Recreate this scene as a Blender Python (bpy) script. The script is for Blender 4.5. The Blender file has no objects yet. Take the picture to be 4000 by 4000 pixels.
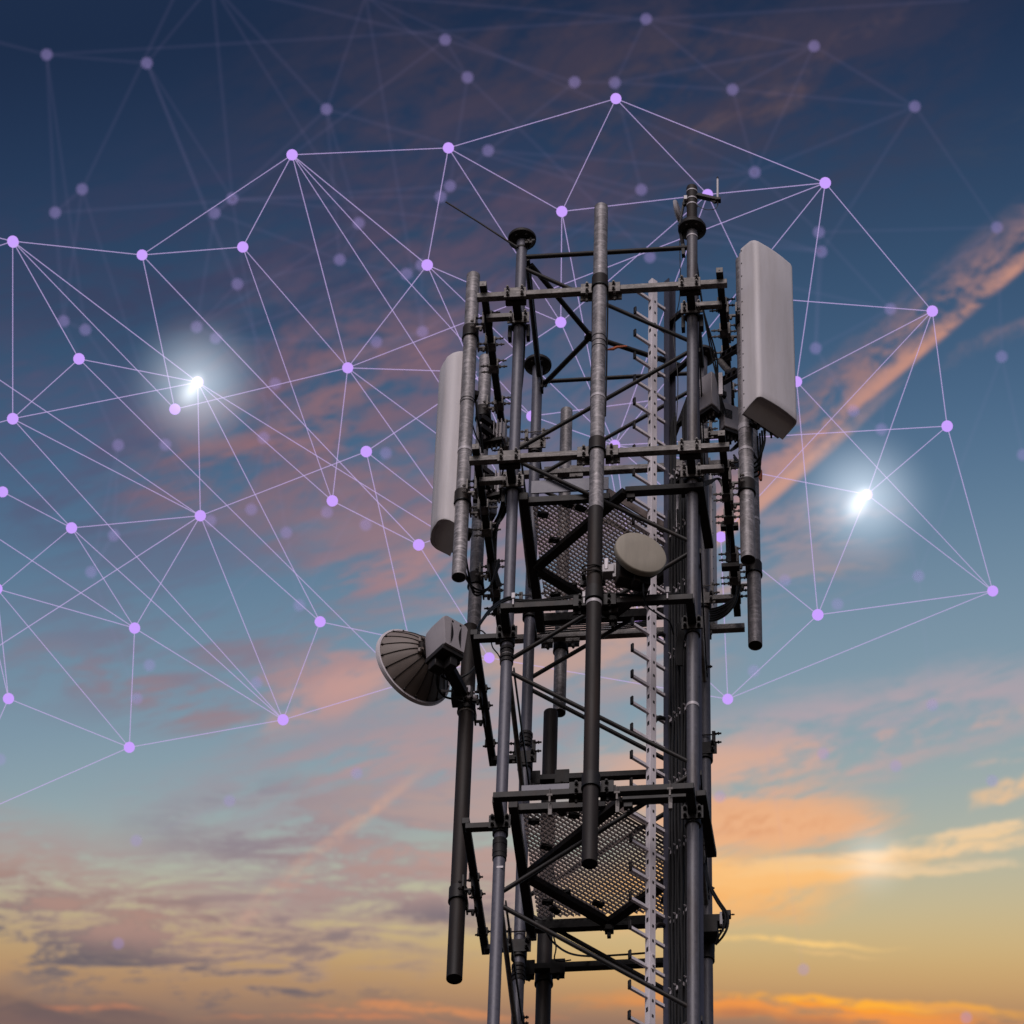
import bpy, math, random
from math import radians as rad, sin, cos, pi, sqrt
from mathutils import Vector as V, Matrix

random.seed(7)
S = bpy.context.scene
COL = S.collection

# ------------------------------------------------------------------ camera
CAM = V((2.43187, -26.32312, 1.59890))
YAW, PIT, ROLL = rad(-7.09437539), rad(46.50796825), rad(2.10243869)
FPX = 17570.7                                     # focal length for a 4000 px wide frame
FWD = V((sin(YAW)*cos(PIT), cos(YAW)*cos(PIT), sin(PIT)))
_rt = V((cos(YAW), -sin(YAW), 0)); _up = _rt.cross(FWD)
RT = cos(ROLL)*_rt + sin(ROLL)*_up
UP = -sin(ROLL)*_rt + cos(ROLL)*_up
cd = bpy.data.cameras.new('camera'); cam = bpy.data.objects.new('camera', cd); COL.objects.link(cam)
cd.sensor_width = 36; cd.lens = FPX/4000*36; cd.clip_end = 5000; cd.clip_start = .5
cd.dof.use_dof = True; cd.dof.focus_distance = 37.4; cd.dof.aperture_fstop = 3.4
m3 = Matrix((RT, UP, -FWD)).transposed(); mw = m3.to_4x4(); mw.translation = CAM
cam.matrix_world = mw
S.camera = cam
S.render.resolution_x = S.render.resolution_y = 1024
S.view_settings.view_transform = 'Standard'; S.view_settings.look = 'None'
S.view_settings.exposure = 0; S.view_settings.gamma = 1

def ray(px, py): return RT*((px-2000)/FPX) + UP*((2000-py)/FPX) + FWD
def at(px, py, x=None, y=None, z=None):           # a pixel of the photograph onto a plane of the tower
    d = ray(px, py)
    t = (x-CAM.x)/d.x if x is not None else (y-CAM.y)/d.y if y is not None else (z-CAM.z)/d.z
    return CAM + d*t

# ------------------------------------------------------------------ sky
SUN_EL, SUN_AZ = rad(42), rad(184)                # azimuth measured from +Y towards +X: behind the camera, a little left
E0, E1, E2 = FWD, _rt, _up                        # a fixed chart of the sky around one azimuth and elevation
K = FPX/2000
def suv(px, py):
    d = ray(px, py); return (d.dot(E1)/d.dot(E0)*K, d.dot(E2)/d.dot(E0)*K)
def lin(c):
    return tuple((v/255/12.92 if v <= 10 else ((v/255+.055)/1.055)**2.4) for v in c) + (1,)

W = bpy.data.worlds.new('World'); S.world = W; W.use_nodes = True
NT = W.node_tree; N = NT.nodes; L = NT.links
for n in list(N): N.remove(n)
def nd(t, **k):
    n = N.new(t)
    for a, b in k.items(): setattr(n, a, b)
    return n
def mth(op, a, b=None, c=None, clamp=False):
    n = nd('ShaderNodeMath', operation=op, use_clamp=clamp)
    for i, v in enumerate((a, b, c)):
        if v is None: continue
        if isinstance(v, (int, float)): n.inputs[i].default_value = v
        else: L.new(v, n.inputs[i])
    return n.outputs[0]
def vdot(v, w):
    n = nd('ShaderNodeVectorMath', operation='DOT_PRODUCT'); L.new(v, n.inputs[0]); n.inputs[1].default_value = w
    return n.outputs['Value']
geo = nd('ShaderNodeTexCoord').outputs['Generated']
d0 = vdot(geo, E0); d0c = mth('MAXIMUM', d0, .2)
U = mth('MULTIPLY', mth('DIVIDE', vdot(geo, E1), d0c), K)
Vv = mth('MULTIPLY', mth('DIVIDE', vdot(geo, E2), d0c), K)
cmb = nd('ShaderNodeCombineXYZ'); L.new(U, cmb.inputs[0]); L.new(Vv, cmb.inputs[1])
UV = cmb.outputs[0]
def noise(vec, scale, loc=(0,0,0), rot=0, sc=(1,1,1), detail=6, rough=.55, dist=0):
    mp = nd('ShaderNodeMapping', vector_type='TEXTURE'); L.new(vec, mp.inputs[0])
    mp.inputs['Location'].default_value = loc; mp.inputs['Rotation'].default_value = (0,0,rot); mp.inputs['Scale'].default_value = sc
    n = nd('ShaderNodeTexNoise'); L.new(mp.outputs[0], n.inputs['Vector'])
    n.inputs['Scale'].default_value = scale; n.inputs['Detail'].default_value = detail
    n.inputs['Roughness'].default_value = rough; n.inputs['Distortion'].default_value = dist
    return n
def mixc(f, a, b):
    n = nd('ShaderNodeMix', data_type='RGBA'); 
    if isinstance(f, (int, float)): n.inputs[0].default_value = f
    else: L.new(f, n.inputs[0])
    for s, v in ((n.inputs[6], a), (n.inputs[7], b)):
        if isinstance(v, tuple): s.default_value = v
        else: L.new(v, s)
    return n.outputs[2]
def smooth(x, lo, hi):
    n = nd('ShaderNodeMapRange', interpolation_type='SMOOTHSTEP'); L.new(x, n.inputs[0])
    n.inputs[1].default_value = lo; n.inputs[2].default_value = hi
    return n.outputs[0]
# warped chart, so that no cloud has a clean outline
wn = noise(UV, 1.6, detail=5, rough=.6)
wv = nd('ShaderNodeVectorMath', operation='MULTIPLY_ADD'); L.new(wn.outputs['Color'], wv.inputs[0])
wv.inputs[1].default_value = (.40, .16, 0)
off = nd('ShaderNodeVectorMath', operation='SUBTRACT'); L.new(UV, off.inputs[0]); off.inputs[1].default_value = (.20, .08, 0)
L.new(off.outputs[0], wv.inputs[2]); WUV = wv.outputs[0]
# clear-sky gradient by height above the horizon, a little lighter towards the sunset
gw = mth('ADD', Vv, mth('MULTIPLY', mth('MULTIPLY', U, -.13), smooth(Vv, -1.02, -.35)))
gw = mth('MULTIPLY_ADD', gw, .5, .5)
rp = nd('ShaderNodeValToRGB'); L.new(gw, rp.inputs[0]); cr = rp.color_ramp; cr.interpolation = 'B_SPLINE'
stops = [(0,(138,110,98)),(.02,(172,132,100)),(.045,(198,156,106)),(.075,(206,176,122)),(.11,(198,184,146)),(.15,(178,180,163)),(.20,(156,170,170)),(.25,(141,162,171)),
         (.32,(127,151,168)),(.42,(107,135,158)),(.52,(83,113,143)),(.62,(65,94,126)),(.74,(50,75,105)),(.86,(39,59,90)),(1,(27,42,69))]
while len(cr.elements) < len(stops): cr.elements.new(.5)
for e, (p, c) in zip(cr.elements, stops): e.position = p; e.color = lin(c)
sky = rp.outputs[0]
n_fine = noise(UV, 6.4, rot=rad(15), sc=(2.4, .60, 1), detail=13, rough=.68, dist=.7).outputs['Fac']   # rising streaks
n_flat = noise(UV, 7.6, loc=(3,1,0), rot=rad(2), sc=(2.2, .52, 1), detail=13, rough=.70, dist=.6).outputs['Fac']   # level streaks
n_puff = noise(UV, 5.0, loc=(7,2,0), rot=rad(22), sc=(1.6, .75, 1), detail=13, rough=.68, dist=.6).outputs['Fac']
n_diag = noise(UV, 10, loc=(1,5,0), rot=rad(30), sc=(1.5, .8, 1), detail=13, rough=.74, dist=.6).outputs['Fac']
def wisp(tex, scale, rot, sc, k):                 # finer strands laid over a cloud texture
    f = noise(UV, scale, loc=(2,9,0), rot=rad(rot), sc=sc, detail=8, rough=.72, dist=.9).outputs['Fac']
    return mth('ADD', tex, mth('MULTIPLY', mth('SUBTRACT', f, .5), k))
n_fine = wisp(n_fine, 17, 17, (3.0, .55, 1), .55)
n_flat = wisp(n_flat, 21, 3, (3.0, .5, 1), .55)
n_puff = wisp(n_puff, 15, 24, (2.2, .7, 1), .5)
n_diag = wisp(n_diag, 26, 28, (1.6, .8, 1), .45)
def cloud(px, py, rx, ry, ang, col, gain, tex, lo=.40, hi=.66, warp=True, fall=1.0):
    """one cloud of the sky: a soft patch at its azimuth and elevation, broken up by noise"""
    global sky
    u, v = suv(px, py)
    mp = nd('ShaderNodeMapping', vector_type='TEXTURE'); L.new(WUV if warp else UV, mp.inputs[0])
    mp.inputs['Location'].default_value = (u, v, 0); mp.inputs['Rotation'].default_value = (0, 0, rad(ang-2.1))
    mp.inputs['Scale'].default_value = (rx*1.2/2000, ry*1.2/2000, 1)
    g = nd('ShaderNodeTexGradient', gradient_type='SPHERICAL'); L.new(mp.outputs[0], g.inputs[0])
    m = smooth(g.outputs['Fac'], 0, fall*.8)
    f = mth('MULTIPLY', m, smooth(tex, lo, hi)) if tex is not None else m
    f = mth('MULTIPLY', f, gain, clamp=True)
    sky = mixc(f, sky, lin(col))
# dim violet veils high up
cloud(1000,1000,1700,480,12,(64,61,90),.55,n_fine,.36,.64)
cloud(2350,350,1700,800,10,(68,61,78),.75,n_puff,.34,.66)
cloud(2500,330,800,300,25,(86,72,80),.35,n_diag,.42,.66)
cloud(1900,750,1000,420,5,(72,68,92),.6,n_puff,.36,.65)
cloud(3020,330,620,60,40,(108,86,90),.42,n_diag,.42,.66)
cloud(2850,520,420,50,42,(98,82,88),.35,n_diag,.44,.64)
cloud(3850,540,330,120,20,(66,74,92),.4,n_fine,.44,.66)
# mauve and salmon clouds, left of and behind the tower
cloud(1600,1200,1000,480,24,(98,82,104),.7,n_puff,.38,.66)
cloud(250,1750,800,480,-15,(88,84,114),.75,n_fine,.38,.66)
cloud(1300,1600,1000,420,26,(122,98,114),.8,n_puff,.38,.62)
cloud(1400,1500,560,120,38,(150,112,118),.6,n_fine,.44,.62)
cloud(1050,1820,620,190,22,(148,110,116),.75,n_fine,.43,.60)
cloud(1500,1930,700,260,16,(138,110,122),.8,n_puff,.40,.62)
cloud(1700,2120,800,330,10,(152,122,130),.8,n_fine,.40,.62)
cloud(1480,2230,560,110,12,(176,132,132),.7,n_fine,.44,.60)
cloud(1000,2080,330,190,-60,(126,110,126),.55,n_puff,.42,.64)
cloud(700,2350,1000,360,10,(108,108,134),.5,n_fine,.40,.66)
cloud(950,2530,760,80,18,(150,132,140),.7,n_fine,.42,.60)
cloud(650,2600,900,260,6,(126,120,140),.65,n_fine,.38,.62)
cloud(600,2720,700,120,-12,(146,126,136),.6,n_fine,.42,.60)
cloud(800,2790,480,80,-18,(152,130,138),.6,n_fine,.42,.60)
cloud(1450,2560,720,110,16,(178,142,142),.85,n_fine,.42,.58)
cloud(1300,2710,420,130,26,(192,150,146),.85,n_puff,.40,.58)
cloud(1500,2640,460,70,12,(196,154,148),.7,n_fine,.44,.58)
cloud(1700,2800,560,120,12,(158,148,156),.6,n_fine,.42,.62)
cloud(2250,2300,800,560,6,(160,134,142),.8,n_fine,.36,.64)
cloud(2250,1750,800,500,8,(122,106,126),.85,n_puff,.36,.64)
cloud(2200,2560,800,260,14,(194,160,148),.85,n_fine,.36,.58)
cloud(2150,2900,800,260,12,(160,150,156),.7,n_fine,.40,.62)
cloud(1450,2980,1100,280,14,(156,146,156),.85,n_fine,.34,.60)
cloud(1650,2950,700,160,16,(180,152,152),.7,n_fine,.42,.58)
cloud(1050,3160,600,150,8,(124,126,144),.7,n_flat,.44,.62)
cloud(1450,3330,1150,340,6,(158,143,148),.95,n_flat,.34,.58)
cloud(1250,3240,760,90,8,(134,124,138),.7,n_flat,.43,.58)
cloud(1700,3420,620,160,4,(176,144,140),.8,n_flat,.40,.58)
cloud(1700,3150,680,260,12,(178,154,150),.8,n_flat,.42,.62)
cloud(1300,3380,560,110,4,(134,122,132),.75,n_flat,.46,.60)
cloud(1600,3280,420,80,8,(200,160,146),.6,n_flat,.46,.60)
cloud(1950,3350,560,320,4,(186,158,150),.75,n_flat,.40,.60)
cloud(1520,3550,620,110,-4,(122,114,120),.85,n_flat,.45,.58)
cloud(1480,3590,460,42,2,(224,184,142),.8,n_flat,.46,.58)
cloud(1000,3590,520,110,10,(190,152,134),.75,n_flat,.44,.58)
# broken grey and rose bank low on the left
cloud(300,3800,1900,420,0,(154,128,110),.38,None)
cloud(700,3500,1500,300,-3,(158,144,142),.45,n_flat,.34,.60)
cloud(300,3370,1100,200,-6,(166,153,154),.75,n_flat,.36,.58)
cloud(480,3540,1100,240,-6,(176,146,136),.95,n_flat,.38,.56)
cloud(950,3660,800,120,-4,(168,140,126),.7,n_flat,.43,.57)
cloud(500,3650,1000,220,-4,(122,114,118),.9,n_flat,.46,.57)
cloud(120,3640,640,260,-3,(124,116,118),.8,n_flat,.45,.57)
cloud(620,3600,420,90,-8,(196,150,128),.6,n_flat,.47,.57)
cloud(760,3780,700,100,-8,(120,106,106),.9,n_flat,.46,.57)
cloud(350,3760,640,80,-4,(130,114,110),.75,n_flat,.46,.57)
cloud(480,3690,1100,240,-4,(104,96,104),.85,n_flat,.505,.585)
cloud(350,3560,900,150,-6,(186,148,134),.7,n_flat,.50,.57)
cloud(1450,3480,900,240,3,(118,108,118),.8,n_flat,.51,.59)
cloud(1500,3400,800,160,8,(196,162,150),.6,n_flat,.48,.56)
cloud(500,4030,1500,130,0,(112,92,92),.7,None)
cloud(250,3965,560,50,0,(102,90,92),.9,n_flat,.38,.56)
cloud(420,3935,260,16,2,(206,134,98),.7,n_flat,.42,.56)
cloud(1600,3935,700,26,2,(214,142,94),.85,n_flat,.44,.58)
cloud(1250,3960,560,16,2,(204,132,92),.7,n_flat,.44,.58)
cloud(900,4050,2000,90,0,(122,98,96),.7,n_flat,.36,.6)
# right hand: rose veil, orange bank, cream streaks, glowing bars by the horizon
cloud(3450,2820,1100,190,13,(176,162,170),.95,n_fine,.36,.60)
cloud(3300,2960,760,110,13,(188,166,164),.8,n_fine,.42,.60)
cloud(3250,2900,640,34,13,(200,166,154),.75,n_fine,.44,.58)
cloud(3650,2870,560,34,15,(200,170,158),.75,n_fine,.44,.58)
cloud(3100,2080,460,150,18,(158,140,150),.7,n_fine,.42,.62)
cloud(2960,2200,620,260,14,(156,144,154),.7,n_fine,.40,.62)
cloud(2950,2330,560,40,20,(184,152,144),.6,n_fine,.44,.60)
cloud(2780,3060,640,240,6,(216,172,150),.95,n_fine,.30,.56)
cloud(2950,3200,640,170,6,(232,174,132),.95,n_fine,.30,.57)
cloud(3030,3220,620,120,10,(236,178,134),.95,n_fine,.38,.57)
cloud(2900,3200,460,70,6,(216,150,108),.6,n_diag,.46,.58)
cloud(2760,3480,680,190,8,(252,188,116),.98,n_fine,.28,.54)
cloud(2950,3430,520,70,16,(240,172,100),.9,n_fine,.40,.56)
cloud(3050,3400,800,60,8,(252,194,126),.95,n_flat,.40,.57)
cloud(3550,3325,820,24,8,(242,204,156),.95,n_flat,.40,.57)
cloud(3880,3255,420,14,10,(244,206,156),.9,n_flat,.40,.58)
cloud(3500,3385,700,20,4,(238,204,156),.8,n_flat,.42,.58)
cloud(3750,3300,420,16,7,(230,200,160),.7,n_flat,.42,.58)
cloud(3000,3440,520,46,12,(250,192,124),.9,n_flat,.30,.56)
cloud(3280,3370,560,34,9,(248,200,140),.9,n_flat,.32,.57)
cloud(3620,3305,560,26,9,(243,205,156),.9,n_flat,.32,.57)
cloud(3930,3230,460,18,11,(240,206,162),.9,n_flat,.32,.57)
cloud(3700,3370,620,26,5,(228,202,164),.7,n_flat,.38,.58)
cloud(2900,3570,420,70,6,(232,176,118),.7,n_flat,.38,.58)
cloud(3970,3080,140,36,42,(230,192,152),.95,n_puff,.40,.56)
cloud(3930,3110,80,40,10,(226,190,152),.8,n_puff,.40,.56)
cloud(3970,2960,180,34,14,(214,180,164),.7,n_fine,.40,.58)
cloud(3100,3685,460,16,4,(246,202,128),1.0,n_flat,.34,.52)
cloud(3280,3720,240,10,3,(228,188,128),.7,n_flat,.40,.56)
cloud(3150,3960,1100,60,1,(240,150,74),.98,n_flat,.38,.55)
cloud(3400,3922,760,24,2,(255,176,62),1.0,n_flat,.36,.53)
cloud(3250,3940,500,12,1,(255,160,50),.95,n_flat,.42,.55)
cloud(3000,3995,1100,40,0,(178,118,86),.8,n_flat,.42,.58)
cloud(3820,3955,420,20,-3,(214,152,98),.7,n_flat,.42,.56)
# contrails
cloud(3360,1420,1700,110,44.5,(134,112,124),.75,n_diag,.36,.62,warp=False)
cloud(3400,1440,1700,70,44.5,(158,124,124),.7,n_diag,.40,.58,warp=False)
cloud(3478,1455,1700,38,44.5,(188,140,128),.95,n_diag,.28,.58,warp=False)
cloud(3490,1462,1600,20,44.5,(202,146,128),.65,n_diag,.34,.58,warp=False)
cloud(2960,1890,700,90,44,(172,138,140),.75,n_diag,.34,.60,warp=False)
cloud(3010,1930,640,36,44.5,(208,156,138),.85,n_diag,.22,.54,warp=False)
cloud(3930,1320,300,46,28,(124,112,128),.65,n_diag,.40,.62)
cloud(1330,3260,440,34,42,(210,166,146),.8,n_diag,.32,.60,warp=False)
cloud(1080,3500,400,34,42,(200,160,144),.6,n_diag,.38,.60,warp=False)
# outside that quarter of the sky: plain daylight dome
nsk = nd('ShaderNodeTexSky', sky_type='NISHITA', sun_disc=False, sun_elevation=SUN_EL, sun_rotation=SUN_AZ)
bg1 = nd('ShaderNodeBackground'); L.new(sky, bg1.inputs[0]); bg1.inputs[1].default_value = 1.0
bg2 = nd('ShaderNodeBackground'); wm = nd('ShaderNodeMix', data_type='RGBA', blend_type='MULTIPLY'); wm.inputs[0].default_value = 1; L.new(nsk.outputs[0], wm.inputs[6]); wm.inputs[7].default_value = (1, .84, .78, 1); L.new(wm.outputs[2], bg2.inputs[0]); bg2.inputs[1].default_value = .09
mxs = nd('ShaderNodeMixShader'); L.new(smooth(d0, cos(rad(26)), cos(rad(15))), mxs.inputs[0])
L.new(bg2.outputs[0], mxs.inputs[1]); L.new(bg1.outputs[0], mxs.inputs[2])
out = nd('ShaderNodeOutputWorld'); L.new(mxs.outputs[0], out.inputs[0])
W.cycles.sampling_method = 'MANUAL'; W.cycles.sample_map_resolution = 512

sd = bpy.data.lights.new('sun', 'SUN'); sd.energy = 2.1; sd.angle = rad(35); sd.color = (1, .925, .935)
sun = bpy.data.objects.new('sun', sd); COL.objects.link(sun)
sv = V((sin(SUN_AZ)*cos(SUN_EL), cos(SUN_AZ)*cos(SUN_EL), sin(SUN_EL)))
sun.rotation_euler = sv.to_track_quat('Z', 'Y').to_euler()

# ------------------------------------------------------------------ materials
def mat(name, col, rough=.5, metal=0., var=.25, scale=6., spangle=0., bump=.0, stain=None, stretch=(1,1,1), spec=.4):
    m = bpy.data.materials.new(name); m.use_nodes = True
    t = m.node_tree; n = t.nodes; l = t.links; b = n['Principled BSDF']
    b.inputs['Roughness'].default_value = rough; b.inputs['Metallic'].default_value = metal; b.inputs['Specular IOR Level'].default_value = spec
    tc = n.new('ShaderNodeTexCoord'); mp = n.new('ShaderNodeMapping'); l.new(tc.outputs['Object'], mp.inputs[0])
    mp.inputs['Scale'].default_value = stretch
    no = n.new('ShaderNodeTexNoise'); l.new(mp.outputs[0], no.inputs['Vector']); no.inputs['Scale'].default_value = scale
    no.inputs['Detail'].default_value = 8; no.inputs['Roughness'].default_value = .65
    rp = n.new('ShaderNodeValToRGB'); l.new(no.outputs['Fac'], rp.inputs[0])
    lo = tuple(c*(1-var) for c in col)+(1,); hi = tuple(min(1, c*(1+var)) for c in col)+(1,)
    rp.color_ramp.elements[0].position = .3; rp.color_ramp.elements[0].color = lo
    rp.color_ramp.elements[1].position = .7; rp.color_ramp.elements[1].color = hi
    cur = rp.outputs[0]
    def mx(f, a, bcol, mode='MIX'):
        x = n.new('ShaderNodeMix'); x.data_type = 'RGBA'; x.blend_type = mode
        if isinstance(f, float): x.inputs[0].default_value = f
        else: l.new(f, x.inputs[0])
        l.new(a, x.inputs[6])
        if isinstance(bcol, tuple): x.inputs[7].default_value = bcol
        else: l.new(bcol, x.inputs[7])
        return x.outputs[2]
    if spangle:
        vo = n.new('ShaderNodeTexVoronoi'); l.new(tc.outputs['Object'], vo.inputs['Vector']); vo.inputs['Scale'].default_value = 60
        bw = n.new('ShaderNodeRGBToBW'); l.new(vo.outputs['Color'], bw.inputs[0])
        mr = n.new('ShaderNodeMapRange'); l.new(bw.outputs[0], mr.inputs[0]); mr.inputs[3].default_value = 1-spangle; mr.inputs[4].default_value = 1+spangle
        cur = mx(1., cur, mr.outputs[0], 'MULTIPLY')
        # hot-dip runs: thin pale ripples across the tube
        wv = n.new('ShaderNodeTexNoise'); m2 = n.new('ShaderNodeMapping'); l.new(tc.outputs['Object'], m2.inputs[0]); m2.inputs['Scale'].default_value = (7, 7, 26)
        l.new(m2.outputs[0], wv.inputs['Vector']); wv.inputs['Scale'].default_value = 1; wv.inputs['Detail'].default_value = 3; wv.inputs['Distortion'].default_value = 1.6
        r2 = n.new('ShaderNodeMapRange'); l.new(wv.outputs['Fac'], r2.inputs[0]); r2.inputs[1].default_value = .54; r2.inputs[2].default_value = .64; r2.inputs[4].default_value = .8
        cur = mx(r2.outputs[0], cur, tuple(min(1, c*1.95) for c in col)+(1,))
    if stain:
        sn = n.new('ShaderNodeTexNoise'); m2 = n.new('ShaderNodeMapping'); l.new(tc.outputs['Object'], m2.inputs[0]); m2.inputs['Scale'].default_value = (9, 9, .9)
        l.new(m2.outputs[0], sn.inputs['Vector']); sn.inputs['Scale'].default_value = 1; sn.inputs['Detail'].default_value = 7; sn.inputs['Roughness'].default_value = .7
        r2 = n.new('ShaderNodeMapRange'); l.new(sn.outputs['Fac'], r2.inputs[0]); r2.inputs[1].default_value = .47; r2.inputs[2].default_value = .68; r2.inputs[4].default_value = .85
        cur = mx(r2.outputs[0], cur, stain+(1,))
    l.new(cur, b.inputs['Base Color'])
    if bump:
        bp = n.new('ShaderNodeBump'); bp.inputs['Strength'].default_value = bump; bp.inputs['Distance'].default_value = .01
        l.new(no.outputs['Fac'], bp.inputs['Height']); l.new(bp.outputs[0], b.inputs['Normal'])
    rr = n.new('ShaderNodeMapRange'); l.new(no.outputs['Fac'], rr.inputs[0]); rr.inputs[3].default_value = max(.05, rough-.12); rr.inputs[4].default_value = min(1, rough+.12)
    l.new(rr.outputs[0], b.inputs['Roughness'])
    return m
def emit(name, col, alpha=1.):
    m = bpy.data.materials.new(name); m.use_nodes = True; t = m.node_tree; n = t.nodes; l = t.links
    n.remove(n['Principled BSDF']); e = n.new('ShaderNodeEmission'); e.inputs[0].default_value = col
    o = n['Material Output']
    if alpha < 1:
        tr = n.new('ShaderNodeBsdfTransparent'); x = n.new('ShaderNodeMixShader'); x.inputs[0].default_value = alpha
        l.new(tr.outputs[0], x.inputs[1]); l.new(e.outputs[0], x.inputs[2]); l.new(x.outputs[0], o.inputs[0])
    else: l.new(e.outputs[0], o.inputs[0])
    m.cycles.emission_sampling = 'NONE'
    return m
M = dict(
 galv=mat('galvanised_steel', (.165,.150,.156), .52, .25, .45, 9, spangle=.36, bump=.15, stain=(.10,.088,.088)),
 galvbar=mat('weathered_zinc', (.118,.106,.102), .6, .2, .45, 14, spangle=.24, bump=.1, stain=(.065,.052,.045)),
 leg=mat('grey_painted_steel', (.080,.075,.088), .5, .15, .25, 22, stain=(.05,.037,.031), bump=.08),
 legclean=mat('slate_painted_steel', (.085,.081,.102), .5, .15, .2, 26, bump=.08),
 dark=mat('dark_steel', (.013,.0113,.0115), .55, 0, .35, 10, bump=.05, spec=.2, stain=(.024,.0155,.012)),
 brown=mat('dark_brown_pipe', (.016,.0122,.0112), .58, 0, .3, 7, bump=.06, stretch=(1,1,.3), spec=.18, stain=(.026,.0155,.011)),
 navy=mat('blue_grey_profile', (.045,.044,.064), .5, .1, .2, 8),
 rubber=mat('black_rubber', (.007,.0063,.0068), .5, 0, .2, 8, spec=.2),
 white=mat('radome_plastic', (.47,.435,.455), .6, 0, .06, 1.6, stretch=(1,1,.35), stain=(.40,.365,.372)),
 grey=mat('grey_plastic', (.29,.262,.278), .5, 0, .08, 5),
 beige=mat('beige_radome', (.245,.214,.172), .62, 0, .09, 2.2, stain=(.205,.178,.144)),
 taupe=mat('taupe_dish_back', (.135,.107,.095), .58, 0, .16, 4),
 alu=mat('anodised_aluminium', (.58,.53,.565), .55, .0, .12, 12, stretch=(1,1,.2)),
 bright=mat('stainless_strap', (.36,.33,.35), .5, .1, .1, 20),
 grate=mat('grating_steel', (.19,.15,.135), .55, .2, .3, 9),
 orange=mat('orange_tag', (.45,.10,.03), .5, 0, .1, 10),
 ground=mat('dry_ground', (.030,.020,.013), .95, 0, .4, .3),
)

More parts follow.
